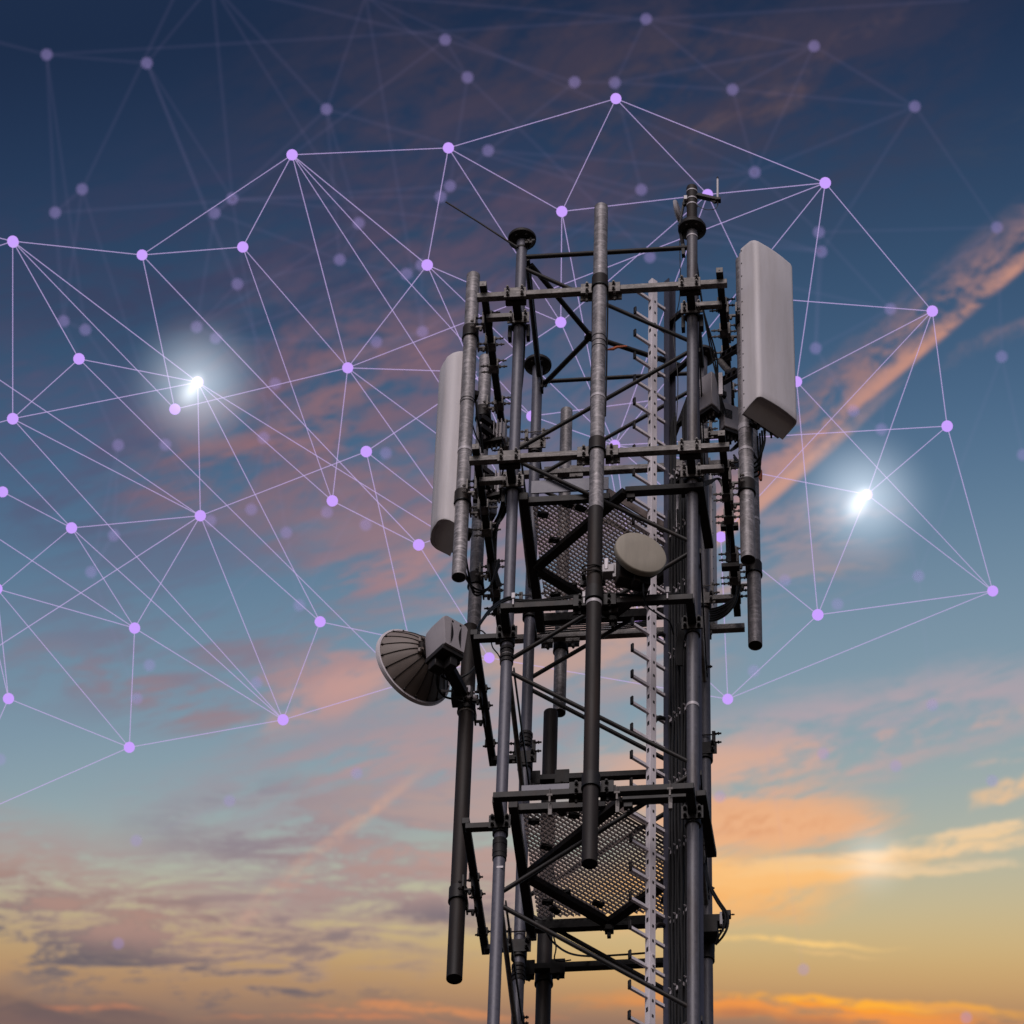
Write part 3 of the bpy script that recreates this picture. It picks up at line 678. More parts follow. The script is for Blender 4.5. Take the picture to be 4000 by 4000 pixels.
# ------------------------------------------------------------------ panel antennas
def panel(c, n, w, d, z0, z1, label, rad_=.085):
    n = V((n[0], n[1], 0)).normalized(); h = V((-n.y, n.x, 0)); c = V((c[0], c[1], 0))
    P = thing('panel_antenna', label, 'antenna', (c.x, c.y, z0))
    prof = [(0,-.5*w)]
    k = 8
    for i in range(k+1):
        a = pi/2*i/k; prof.append((d-rad_+rad_*sin(a), -.5*w+rad_-rad_*cos(a)))
    mid = [(d+.012*cos(t*pi/2), t*(.5*w-rad_)) for t in (-.5,0,.5)]
    prof += mid
    for i in range(k+1):
        a = pi/2*(1-i/k); prof.append((d-rad_+rad_*sin(a), .5*w-rad_+rad_*cos(a)))
    prof.append((0,.5*w))
    m = len(prof); secs = []
    eb = [(0,.20),(.006,.11),(.018,.05),(.036,.015),(.06,0),(.15,0)]
    et = [(0,.42),(.010,.28),(.03,.14),(.055,.05),(.09,0)]
    for dz, ins_ in eb: secs.append((z0+dz, ins_))
    for t in (.25,.5,.75): secs.append((z0+.15+(z1-z0-.23)*t, 0))
    for dz, ins_ in et[::-1]: secs.append((z1-dz, ins_))
    mb = MB(); vs = []
    for si, (z_, i_) in enumerate(secs):
        for a, b in prof:
            z = z_ + (.085*(a/d)*(1-si/5) if si < 5 else 0)
            vs.append(c + n*(a*(1-i_)) + h*(b*(1-i_*.16)) + V((0,0,z)))
    fs = []
    for s in range(len(secs)-1):
        for j in range(m): fs.append((s*m+j, s*m+(j+1)%m, (s+1)*m+(j+1)%m, (s+1)*m+j))
    fs += [tuple(range(m))[::-1], tuple((len(secs)-1)*m+j for j in range(m))]
    mb.add(vs, fs)
    Rn = Matrix((h, n, V((0,0,1)))).transposed()
    MB().box(c-n*.022+V((0,0,(z0+z1)/2)), (w*.9,.04,(z1-z0)*.97), Rn, .1).obj('back_plate', 'grey', P)
    sc = MB()
    for i in range(13):
        z = z0+.06+(z1-z0-.12)*i/12
        for sg in (-1,1): sc.lathe(c+n*.014+h*sg*(w/2-.001)+V((0,0,z)), h*sg, [(.006,0),(.006,.005)], 8)
    mb.obj('radome', 'white', P, extra=(sc, 'dark'))
    for i in range(4):
        p = c-n*.02+h*(-.24*w+.16*w*i)+V((0,0,z0+.03)); MB().lathe(p, (0,0,-1), [(.014,0),(.014,.03),(.009,.032),(.009,.07)], 10).obj('connector', 'dark', P)
    for z in (z0+.12, z1-.35):
        MB().bar(c-n*.02+V((0,0,z)), c-n*.13+V((0,0,z)), .10, .06).obj('bracket', 'dark', P)
    return P
panel((1.355,-.755), (.72,-.69), .46, .20, 29.64, 31.80, 'big white panel antenna right of the mast head, facing right', .05)
panel((-1.25,-.475), (-.93,-.36), .37, .20, 28.73, 30.93, 'big white panel antenna left of the mast head, partly behind a galvanised pole', .10)
panel((.605,1.27), (.24,.97), .40, .2, 29.35, 31.27, 'white panel antenna behind the mast, only its narrow edge visible right of the rear leg')

# ------------------------------------------------------------------ dishes
# small one, clamped to the central dark pipe
n = V((.42,-.90,.0)).normalized(); c = at(2506,2156,y=-1.36)
D = thing('microwave_dish', 'small flat faced round beige microwave dish on the central dark pipe', 'dish antenna', c)
MB().lathe(c, n, [(.185,-.075),(.212,-.062),(.219,-.045),(.219,-.012),(.214,-.004),(.206,.0),(.10,.002),(.001,.003)], 56).obj('radome', 'beige', D)
MB().lathe(c-n*.075, -n, [(.18,0),(.15,.04),(.09,.09)], 40).obj('back_shell', 'brown', D)
hh = V((-n.y, n.x, 0))
Rn = Matrix((hh, n, V((0,0,1)))).transposed()
MB().box(c-n*.20+V((0,0,-.06)), (.27,.12,.26), Rn, .12).box(c-n*.13+V((0,0,-.21)), (.05,.08,.06), Rn).box(c-n*.2+hh*.1+V((0,0,-.2)), (.05,.05,.1), Rn).obj('radio_unit', 'brown', D)
zc = c.z+.0
pk = V((-.012,-1.165,zc-.02))
MB().box(pk+V((.115,-.01,.0)), (.10,.10,.09)).box(pk+V((.20,-.02,-.01)), (.10,.05,.16)).box(pk+V((.20,.03,-.03)),(.06,.05,.2)).obj('bracket', 'grey', D)
MB().box(pk+V((.10,-.05,.045)), (.032,.032,.13), None, .4).obj('lever', 'alu', D)
ub = MB()
for dz in (-.03,.03): ub.path(smoothpath([pk+V((.07,-.04,dz)), pk+V((.0,-.073,dz)), pk+V((-.09,-.05,dz)), pk+V((-.095,.04,dz))]), .007, 8)
ub.box(pk+V((-.085,-.01,0)), (.03,.06,.10)).box(pk+V((-.02,.07,-.02)), (.2,.03,.09)).obj('u_bolt', 'dark', D)

# big one on the dark pipe on the left, seen from behind
a = V((-.68,.73,.0)).normalized()                 # where it looks
h = V((.73,.68,0)); rc = at(1613,2607,y=-.10)
B = thing('microwave_dish', 'big round dish left of the mast, its ribbed back and grey radio box showing', 'dish antenna', rc)
R0 = .358
prof = []
for i in range(15):
    t = i/14; r = R0*(1-t)+.10*t; d = .235*(1-((r-.10)/(R0-.10))**1.55)
    prof.append((r, -d))
inner = [(r*.985, d+.012) for r, d in prof[::-1]]
MB().lathe(rc, a, prof+inner+[prof[0]], 64, close=False).obj('reflector', 'taupe', B)
MB().lathe(rc, a, [(R0-.006,-.02),(R0+.010,-.018),(R0+.013,0),(R0+.010,.02),(R0-.006,.022),(R0-.012,0),(R0-.006,-.02)], 72, close=False).obj('rim', 'alu', B)
MB().lathe(rc, a, [(R0-.012,.012),(.2,.014),(.001,.016)], 64, close=False).obj('radome', 'grey', B)
xx = a.cross(V((0,0,1))).normalized(); yy = a.cross(xx)
for k in range(18):
    th = 2*pi*(k+.3)/18; e = xx*cos(th)+yy*sin(th)
    rb = MB().path([rc+a*(d-.004)+e*(r+.001) for r, d in prof], .0035, 6)
    rb.box(rc+a*(prof[1][1]-.008)+e*(prof[1][0]+.002), (.014,.014,.014)); rb.obj('rib', 'brown', B)
MB().lathe(rc, a, [(.105,-.20),(.118,-.225),(.118,-.262),(.100,-.27),(.100,-.30),(.085,-.305)], 40).obj('hub', 'brown', B)
hb = MB()
for k in range(6):
    th = 2*pi*(k+.5)/6; e = xx*cos(th)+yy*sin(th); hb.box(rc-a*.245+e*.118, (.04,.04,.05), None, .3).bolt(rc-a*.262+e*.124, -a, .02, .008)
hb.obj('hub_lug', 'taupe', B)
bc = rc-a*.45+V((0,0,-.07))
# radio box, rounded, its sides along the dish axis
Rb = Matrix((h, -a, V((0,0,1)))).transposed()
box = MB(); pts = []
bw, bd, bh = .25, .28, .32
def sec(y, w_, hgt, r_=.035):
    o = []
    for cx_, cz_, a0 in ((w_/2-r_, hgt/2-r_, 0), (-w_/2+r_, hgt/2-r_, 90), (-w_/2+r_, -hgt/2+r_*.3, 180), (w_/2-r_, -hgt/2+r_*.3, 270)):
        for j in range(5):
            an = rad(a0+90*j/4); rr = r_ if a0 < 180 else r_*.3
            o.append(V((cx_+rr*cos(an), y, cz_+rr*sin(an))))
    return o
ss = [sec(-bd/2,bw*.86,bh*.84), sec(-bd*.40,bw*.95,bh*.93), sec(-bd*.1,bw,bh), sec(bd*.42,bw,bh), sec(bd*.5,bw*.95,bh*.97)]
m_ = len(ss[0]); vs = [bc + Rb @ p for s_ in ss for p in s_]
fs = [(s_*m_+j, s_*m_+(j+1)%m_, (s_+1)*m_+(j+1)%m_, (s_+1)*m_+j) for s_ in range(4) for j in range(m_)] + [tuple(range(m_))[::-1], tuple(4*m_+j for j in range(m_))]
MB().add(vs, fs).obj('radio_box', 'grey', B)
for s_, x0 in ((-1,-.045),(1,.055)):
    lens = MB(); vs = []
    for j in range(13):
        t = j/12; zz = (t-.5)*bh*.72; wd = .022*sin(pi*t)+.001
        vs += [bc + Rb @ V((x0-(wd if s_ > 0 else 0), bd*.5+.003, zz-.01)), bc + Rb @ V((x0+(wd if s_ < 0 else 0), bd*.5+.003, zz-.01)), bc + Rb @ V((x0-(wd if s_ > 0 else 0), bd*.5-.01, zz-.01)), bc + Rb @ V((x0+(wd if s_ < 0 else 0), bd*.5-.01, zz-.01))]
    fs = []
    for j in range(12):
        o = j*4; fs += [(o,o+1,o+5,o+4),(o+2,o+6,o+7,o+3),(o,o+4,o+6,o+2),(o+1,o+3,o+7,o+5)]
    lens.add(vs, fs).obj('vent', 'rubber', B)
sl = MB()
for x0, zz in ((-.035,.125),(.045,.125)): sl.box(bc + Rb @ V((x0, bd*.5, zz)), (.016,.008,.016), Rb)
sl.box(bc+Rb@V((-.052,bd*.5-.003,0)), (.002,.006,bh*.9), Rb).box(bc+Rb@V((.062,bd*.5-.003,0)), (.002,.006,bh*.9), Rb)
sl.obj('slot', 'rubber', B)
MB().box(bc+Rb@V((.085,bd*.5-.004,-.06)), (.03,.006,.06), Rb).obj('sticker', 'white', B)
ug = MB().box(bc+Rb@V((0,0,-bh/2-.02)), (bw*.86,bd*.86,.05), Rb).box(bc+Rb@V((-.03,-.05,-bh/2-.08)), (.12,.1,.10), Rb).box(bc+Rb@V((.03,.05,-bh/2-.09)), (.07,.09,.11), Rb)
ug.box(bc+Rb@V((.09,.0,-bh/2-.05)), (.03,.16,.05), Rb); ug.obj('underside', 'dark', B)
pl = V((-1.165,.035,bc.z-.22))
ar = MB().bar(bc-V((0,0,.19)), pl, .09, .08).bar(bc-V((0,0,.24)), pl+V((-.02,-.06,.02)), .05,.05)
ar.box(pl+V((-.05,-.05,0)), (.14,.12,.13)).obj('mount_arm', 'dark', B)
tb = MB().tube(pl+V((-.2,-.10,.04)), pl+V((.16,-.09,.0)), .009, 8).box(pl+V((.02,-.085,.03)), (.035,.035,.12), None, .4).tube(pl+V((-.02,-.08,-.03)), pl+V((.1,-.08,-.05)), .03, 14)
tb.obj('adjuster', 'alu', B)

# ------------------------------------------------------------------ mast head extension, whip aerial, rods
ml = leg('b', 32.31)
X = thing('mast_extension', 'short dark capped pipe with steel bands standing on the right front leg of the mast', 'pipe', ml)
MB().lathe(ml, (0,0,1), [(.105,0),(.110,.006),(.110,.03),(.05,.034),(.0475,.04),(.0475,.50),(.050,.502),(.050,.545),(.046,.56),(.02,.566)], 40).obj('pipe', 'brown', X)
for dz in (.08,.30,.38,.49): strap(ml.x, ml.y, ml.z+dz, .0475, 'bright', .014, X, 'band')
bk = MB()
for dz in (.05,.38): bk.box(ml+V((-.055,-.03,dz)), (.03,.03,.05))
bk.obj('band_buckle', 'bright', X)
strap(ml.x, ml.y, 32.17, .0475, 'bright', .018, X, 'band')
Wp = thing('whip_antenna', 'thin white whip aerial on a dark bracket at the very top right of the mast', 'antenna', ml+V((.26,-.03,.40)))
e0 = ml+V((.05,-.02,.42)); e1 = at(2805,782,y=-.80)
MB().bar(e0, e1, .05, .035, ch=.2).box(e1, (.05,.05,.03)).bar(e0+V((.08,0,-.02)), e1+V((-.02,0,-.03)), .02, .03).obj('bracket', 'dark', Wp)
w0 = at(2803,775,y=-.80); w1 = at(2803,700,y=-.80)
MB().tube(w0, w1, .0095, 10).obj('whip', 'white', Wp)
MB().path([w1-V((0,0,.0)), w1+V((0,0,.025)), w1+V((0,0,.036))], [.0085,.0085,.004], 10).obj('tip', 'rubber', Wp)
MB().path([w0, w0-V((0,0,.04)), w0-V((0,0,.10))], [.011,.010,.004], 8).obj('connector', 'rubber', Wp)
single(MB().path(smoothpath([w0-V((0,0,.09)), at(2798,812,y=-.8), at(2785,818,y=-.8), at(2760,819,y=-.8), at(2740,812,y=-.8), at(2720,800,y=-.8)]), .0035, 6), 'whip_cable', 'rubber', 'thin black lead looping from the whip aerial to the mast head', 'cable')
Bx = thing('bracket_disc', 'small grey disc on a slanted bracket left of the mast head pipe', 'antenna', at(2657,830,y=-.72))
dc = at(2657,830,y=-.72)
MB().lathe(dc, (-.95,.2,-.1), [(.11,0),(.125,.012),(.12,.03),(.06,.045)], 28).obj('disc', 'grey', Bx)
MB().bar(at(2676,770,y=-.72), at(2655,880,y=-.72), .05, .015).bar(at(2668,800,y=-.74), ml+V((-.04,0,.35)), .03, .04).bar(at(2655,880,y=-.72), at(2668,960,y=-.74), .03,.025).bar(at(2668,960,y=-.74), at(2670,1000,y=-.74), .05,.03).obj('bracket', 'dark', Bx)
single(MB().path([at(1742,789,y=-.78), at(1870,868,y=-.79), at(1985,943,y=-.80), at(2022,966,y=-.80)], [.008,.008,.010,.012], 10), 'lightning_rod', 'dark', 'thin slanted black rod sticking out up left from the left front leg top', 'rod')
nb = MB(); p = at(2070,952,y=-.80)
for j in range(4): nb.box(p+V((-.03+.02*j,-.01,.02*(j%2))), (.03,.03,.03)).bolt(p+V((0,0,0)), (random.uniform(-1,1),-.5,random.uniform(-1,1)), .06)
nb.ring(leg('a',32.15), (0,0,1), .046, .052, .02); nb.bar(leg('a',32.15)+V((.04,-.03,0)), p, .02, .02)
single(nb, 'rod_clamp', 'dark', 'dark bolted clip under the left front disc, holding the slanted rod', 'clamp')

# ------------------------------------------------------------------ radio units
def rru(c, yaw, size, label, fins=8):
    Rz = Matrix.Rotation(yaw, 3, 'Z'); c = V(c); P = thing('radio_unit', label, 'radio unit', c)
    w, d, hgt = size
    MB().box(c, (w, d*.5, hgt), Rz, .18).obj('housing', 'grey', P)
    f = MB()
    for i in range(fins): f.box(c+Rz@V((-w*.42+w*.84*i/(fins-1), d*.42, 0)), (.006,d*.45,hgt*.94), Rz, .1)
    f.box(c+Rz@V((0,d*.26,0)), (w*.92,.02,hgt*.96), Rz); f.obj('heat_sink', 'grey', P)
    lv = MB()
    for i in range(7): lv.box(c+Rz@V((-w*.28, -d*.255, -hgt*.12+i*hgt*.055)), (w*.34,.006,.009), Rz)
    lv.obj('louvre', 'rubber', P)
    u = MB().box(c+Rz@V((0,.02,-hgt/2-.02)), (w*.85,d*.6,.04), Rz)
    for i in range(5): u.lathe(c+Rz@V((-w*.35+w*.17*i, .02, -hgt/2-.03)), (0,0,-1), [(.014,0),(.014,.03),(.009,.03),(.009,.07)], 8)
    u.obj('connector_plate', 'dark', P)
    MB().bar(c+Rz@V((-w*.1,d*.3,hgt*.3)), c+Rz@V((w*.25,d*1.3,hgt*.3)), .05, .06).bar(c+Rz@V((-w*.1,d*.3,-hgt*.3)), c+Rz@V((w*.25,d*1.3,-hgt*.3)), .05, .06).obj('bracket', 'dark', P)
    return P
rru(at(2755,1545,y=-.15), rad(-38), (.22,.16,.42), 'grey finned radio box with louvres right of the right front leg', 8)
rru(at(2822,1545,y=.02), rad(48), (.16,.14,.42), 'narrow ribbed radio box between the louvred box and the right white panel', 7)
rru(at(2862,1640,y=-.05), rad(30), (.20,.14,.30), 'dark grey radio box tucked under the right white panel', 6)
rru(at(1925,1700,y=-.15), rad(170), (.24,.14,.20), 'black fronted radio box between the left pole and the left front leg, above the frame', 7)
rru(at(1925,1905,y=-.2), rad(168), (.20,.14,.26), 'radio box below the second frame, left of the left front leg', 6)
rru(at(1918,1985,y=.0), rad(120), (.14,.12,.26), 'pale filter box hanging by black cables left of the left front leg', 5)
# slotted struts behind the right panel
for p0, p1, lb in ((at(2822,1395,y=-.30), at(2905,1345,y=-.55), 'slotted dark steel strut behind the right white panel, upper of two'), (at(2822,1490,y=-.30), at(2905,1442,y=-.55), 'slotted dark steel strut behind the right white panel, lower of two')):
    s = MB(); dv = (p1-p0); u = V((0,0,1))
    for o in (-.030,.030): s.bar(p0+V((0,0,o)), p1+V((0,0,o)), .045, .012)
    for i in range(5): s.bar(p0+dv*(i/4-.03)+V((0,0,0)), p0+dv*(i/4+.05), .045, .05)
    single(s, 'slotted_strut', 'dark', lb, 'strut', 'slotted struts behind the right panel')
single(MB().path(smoothpath([at(2815,1412,y=-.3), at(2830,1432,y=-.32), at(2852,1452,y=-.35), at(2868,1450,y=-.4)]), [.03]*18+[.036], 14), 'pipe_elbow', 'galvbar', 'short fat grey pipe elbow between radio boxes and right panel', 'pipe')
single(MB().box(at(2815,1500,y=-.35), (.035,.02,.28)), 'pale_strip', 'alu', 'pale vertical metal strip on the side of the narrow ribbed radio box', 'strip')

# ------------------------------------------------------------------ loose cables
def cab(pts, r, label, group=None, name='cable'):
    return single(MB().path(smoothpath(pts, 6), r, 8), name, 'rubber', label, 'cable', group)
gA = 'cables arching under the right side of the mast'
for j in range(6):
    o = j*.028
    cab([at(2775,2425-9*j,y=.55), at(2800,2420-9*j,y=.5), at(2835,2400-8*j,y=.45), at(2862,2370-6*j,y=.42), at(2876+j,2338-4*j,y=.40), at(2880+j*2,2290,y=.38)], .009 if j % 2 else .012, 'black cable in the fan of arcs right of the mast, below the right beam', gA)
gB = 'cables dropping behind the right frame beam'
for j in range(4):
    cab([at(2745,1900-6*j,y=-.2), at(2775,1888-4*j,y=-.15), at(2805+3*j,1872,y=-.1), at(2828+4*j,1930,y=-.08), at(2834+4*j,2040,y=-.05), at(2838+4*j,2120,y=-.02), at(2840+4*j,2195,y=0)], .0085, 'black jumper cable hanging in a tight row left of the front right pole', gB)
for j in range(3):
    cab([at(2905+4*j,1640,y=-.66), at(2908+5*j,1680,y=-.68), at(2895+6*j,1715,y=-.66), at(2870+5*j,1745,y=-.6), at(2855,1760,y=-.5)], .011, 'thick black cable bending down from the foot of the right white panel', 'cables under the right panel')
for j in range(4):
    cab([at(2940,1760+8*j,y=.2), at(2955+4*j,1790+4*j,y=.22), at(2962+2*j,1820,y=.25), at(2955-3*j,1838-3*j,y=.25), at(2942,1825-4*j,y=.2)], .006, 'thin black cable loop coiled on the rear right pole', 'coiled loops on the rear right pole')
single(MB().path([at(2967,1828,y=.2), at(2968,1840,y=.2), at(2970,1860,y=.2), at(2972,1876,y=.2)], [.006,.02,.018,.012], 10), 'orange_plug', 'orange', 'small orange brown cable plug hanging beside the rear right pole', 'plug')
for px, py, y in ((2838,2058,-.05), (2842,2215,0)):
    pp = at(px, py, y=y); single(MB().bar(pp+V((-.05,0,0)), pp+V((.10,0,0)), .06, .05), 'cable_bracket', 'dark', 'short dark bar that holds the row of jumper cables, %s one' % ('upper' if py < 2100 else 'lower'), 'bracket', 'cable bars left of the right pole')
gC = 'pair of cables low on the right'
for j in range(2):
    cab([at(2742+4*j,3330,y=.3), at(2752+5*j,3390,y=.3), at(2770+6*j,3460,y=.28), at(2800+9*j,3520,y=.25), at(2826+10*j,3560,y=.25), at(2834+10*j,3590,y=.25), at(2826+14*j,3625,y=.25), at(2806+16*j,3660,y=.27), at(2795,3690,y=.3)], .010, 'black cable bowing out to the right of the mast, low down', gC)
Bk = thing('cable_standoff', 'dark stand off bracket with white clip low on the right rear leg', 'bracket', at(2790,3590,y=.5))
pz = at(2790,3600,y=.6)
MB().box(pz, (.20,.10,.08)).box(pz+V((-.05,0,-.09)), (.16,.10,.12)).ring(leg('d',pz.z-.2), (0,0,1), .046, .062, .16).obj('body', 'dark', Bk)
MB().box(at(2817,3590,y=.45), (.022,.03,.13)).obj('clip', 'white', Bk)
MB().box(at(2838,3573,y=.3), (.07,.05,.06)).bolt(at(2850,3573,y=.3), (1,0,0), .04, .005).obj('cable_block', 'dark', Bk)
for j in range(4):
    o = j*.03
    cab([V((1.36-.02*j,-.72+o,29.66)), V((1.36-.02*j,-.70+o,29.50)), V((1.30,-.62+o,29.38-.03*j)), V((1.20-.02*j,-.50+o,29.42)), V((1.12,-.40+o,29.62)), V((1.08,-.30+o,29.80))], .009, 'black jumper cable looping under the right white panel towards the radio boxes', 'jumper loops under the right panel')
for j in range(3):
    cab([V((-1.24+.03*j,-.42+.03*j,28.74)), V((-1.22+.03*j,-.36,28.55)), V((-1.12,-.20+.04*j,28.45)), V((-1.0,-.10,28.55)), V((-.93,-.08+.03*j,28.9))], .009, 'black jumper cable hanging below the left white panel', 'jumper loops under the left panel')
for j in range(3):
    cab([V((.80,-.70+.03*j,31.9)), V((.84,-.5,31.5)), V((.90+.02*j,-.3,31.1)), V((.95,-.2,30.8)), V((.97+.02*j,-.15,30.5))], .007, 'thin black cable slanting from the right front leg to the radio boxes', 'cables by the right radio boxes')
cab([V((-.70,-.70,31.2)), V((-.72,-.6,30.6)), V((-.78,-.5,30.1)), V((-.88,-.35,29.8)), V((-.93,-.2,29.65))], .008, 'black cable sagging from the left front leg to the left radio box')
for j in range(2):
    cab([V((-.06+.1*j,-1.11,31.6)), V((-.075+.13*j,-1.10,31.0)), V((-.07+.125*j,-1.10,30.4)), V((-.075+.128*j,-1.09,29.9)), V((-.07+.12*j,-1.1,29.5))], .007, 'thin black cable running down the side of the upper central pole', 'cables on the upper central pole')
# wires to the left dish
cab([at(2010,2332,y=-1.0), at(1975,2338,y=-.95), at(1925,2370,y=-.7), at(1885,2420,y=-.4), at(1862,2470,y=-.2), at(1855,2530,y=-.1)], .011, 'black cable arching from the mast down to the dark left pipe, upper of two')
cab([at(2010,2338,y=-1.0), at(1972,2348,y=-.95), at(1918,2385,y=-.7), at(1878,2435,y=-.4), at(1856,2480,y=-.2), at(1848,2540,y=-.1)], .009, 'black cable arching from the mast down to the dark left pipe, lower of two')
cab([at(1855,2470,y=0), at(1875,2463,y=0), at(1890,2470,y=0), at(1915,2500,y=-.1), at(1925,2530,y=-.2), at(1945,2555,y=-.4), at(1955,2575,y=-.6)], .006, 'thin black wire drooping behind the left arm')
cab([at(1718,2550,y=-.28), at(1716,2590,y=-.28), at(1706,2640,y=-.28), at(1712,2690,y=-.2), at(1735,2720,y=-.15), at(1775,2732,y=-.1), at(1810,2742,y=-.08)], .010, 'long black cable looping from the big dish radio box to the dark pipe')
cab([at(1712,2610,y=-.25), at(1725,2640,y=-.25), at(1750,2654,y=-.2), at(1785,2652,y=-.1), at(1830,2630,y=-.07), at(1855,2605,y=-.05)], .010, 'black cable sagging from the big dish across the dark pipe')
cab([at(1760,2620,y=-.2), at(1785,2660,y=-.15), at(1800,2700,y=-.1), at(1812,2735,y=-.08)], .006, 'thin black wire running straight down behind the big dish cable loops')
# along the dark frame beam
for j in range(2):
    cab([at(2000,2340+6*j,y=-1.05), at(2080,2345+6*j,y=-1.05), at(2180,2335+6*j,y=-1.05), at(2280,2322+6*j,y=-1.05), at(2400,2320+6*j,y=-1.05), at(2520,2326+6*j,y=-1.05), at(2610,2322+6*j,y=-1.0), at(2660,2320+6*j,y=-.95), at(2685,2345+6*j,y=-.85)], .008, 'black cable lying along the dark frame beam below the small dish', 'cables along the dark beam')
cab([at(2512,2280,y=-1.25), at(2515,2330,y=-1.2), at(2530,2370,y=-1.1), at(2580,2405,y=-.9), at(2615,2430,y=-.7), at(2632,2480,y=-.6)], .007, 'thin black lead from the small dish drooping to the cable bundle')
for j in range(6):
    cab([at(2640+7*j,2440-4*j,y=-.62), at(2650+5*j,2470,y=-.6), at(2640+5*j,2530,y=-.55), at(2645+4*j,2600,y=-.52)], .007, 'black cable fanning into the bundle left of the right front leg', 'fanned cables by the bundle')
for j in range(4):
    cab([at(2100,2450+9*j,y=.95), at(2220,2442+8*j,y=.95), at(2400,2436+7*j,y=.95), at(2560,2424+6*j,y=.95)], .007, 'black cable stretched along the rear beam above the rear pole clamp', 'cables along the rear beam')
gD = 'cables left of the left front leg'
for j in range(4):
    cab([at(1955+6*j,1905,y=-.3), at(1960+8*j,1960,y=-.2), at(1948+6*j,2010,y=-.1), at(1925+6*j,2060,y=0), at(1922+5*j,2130,y=.1), at(1926+4*j,2220,y=.15), at(1945+4*j,2290,y=.2)], .009, 'black jumper cable falling between the left poles and the left front leg', gD)
for j in range(2):
    cab([at(1985-8*j,1975,y=-.6), at(1965-8*j,2020,y=-.5), at(1945-6*j,2050,y=-.3), at(1932-4*j,2100,y=-.1)], .010, 'black cable curving off the left front leg under the second frame', 'cables curving off the left leg')
cab([at(1850,1555,y=-.6), at(1842,1590,y=-.55), at(1840,1630,y=-.5), at(1855,1690,y=-.4), at(1875,1735,y=-.3)], .006, 'thin black cable tied to the front left galvanised pole')
cab([at(1860,1570,y=-.55), at(1868,1640,y=-.5), at(1878,1700,y=-.4), at(1885,1770,y=-.3)], .012, 'thick dark cable hanging right of the front left galvanised pole')
cab([at(2135,3640,y=.2), at(2160,3680,y=.3), at(2220,3722,y=.6), at(2300,3735,y=.9), at(2420,3730,y=.92), at(2530,3722,y=.92)], .009, 'black cable sagging onto the lowest rear beam')
cab([at(2160,3650,y=.3), at(2172,3700,y=.5), at(2166,3745,y=.8), at(2190,3755,y=.85), at(2230,3750,y=.88)], .006, 'thin black lead hanging in a hook above the lowest rear beam')
# channel clips on the lower dark beam
for px, y in ((2147,3110), (2410,3100), (2617,3085)):
    p = at(px, y, y=-1.115)
    single(MB().box(p+V((0,0,.01)), (.045,.016,.022)).tube(p+V((0,-.0,.02)), p+V((0,-.0,.075)), .006, 8).box(p+V((0,.0,-.03)), (.014,.012,.06)).box(p+V((0,.06,-.09)), (.03,.03,.12)), 'beam_clip', 'galvbar', 'bright steel clip on the lowest front beam, %s' % {2147:'left of the dark pipe',2410:'just right of the dark pipe',2617:'nearest the right front leg'}[px], 'clip', 'clips on the lowest front beam')
for px, py in ((2282,2330),(2607,2312),(2005,2335)):
    p = at(px, py, y=-1.11)
    single(MB().box(p+V((0,0,.02)), (.028,.022,.06)).box(p+V((0,0,-.05)), (.012,.016,.06)), 'cable_clip', 'bright', 'pale cable clip on the dark frame beam, %s' % {2282:'left of the central dark pipe',2607:'right of the small dish',2005:'near the left front leg'}[px], 'clip', 'cable clips on the dark frame beam')
single(MB().path([at(2366,1367,y=-.9), at(2395,1363,y=-.9), at(2410,1356,y=-.9), at(2450,1352,y=-.9)], [.005,.014,.012,.006], 8), 'orange_connector', 'orange', 'small orange cable connector right of the upper galvanised pole', 'plug')

# ------------------------------------------------------------------ glowing network behind the mast
Q = 4000/1932
def node_pos(x, y, dep): return CAM + ray(x*Q, y*Q)*dep
lav = emit('lavender_glow', (.590,.355,1.0,1)); lav_line = emit('lavender_thread', (.56,.43,.80,1), .46)
bright_n = dict(b0=(24,455),b0x=(25,457),b1=(268,481),b2=(551,292),b3=(458,466),b4=(846,279),b5=(806,500),b6=(1060,399),b7=(1162,186),b8=(1335,367),b9=(1557,345),
 b10=(1759,587),b11=(1787,804),b12=(1636,933),b13=(1873,1115),b14=(1543,1160),b15=(1373,1319),b16=(1360,1013),b17=(1058,608),b18=(656,694),b19=(149,677),b20=(373,721),
 b21=(330,772),b22=(24,790),b23=(691,852),b24=(627,945),b25=(790,1028),b26=(378,973),b27=(135,996),b28=(5,928),b29=(254,1185),b30=(604,1173),b31=(534,1358),b32=(244,1410),
 b33=(16,1318),b34=(-6,1111),b35=(923,1241),b36=(1003,785),b37=(1160,840),b38=(1503,720),b39=(1205,1165))
free_n = dict(h1=(950,910),h2=(985,905),h5=(1440,562),h6=(880,860),h9=(840,1010),h10=(800,1330),h11=(862,985),h8=(790,1312),h12=(900,702),h13=(862,690),
 e1=(-40,440),e2=(-30,805),e3=(-30,697),e4=(-30,823),e5=(-20,1005),e6=(-20,1230),e7=(-20,1125),e8=(-20,1400),e9=(-30,1530),e10=(-20,1160),e11=(-20,470))
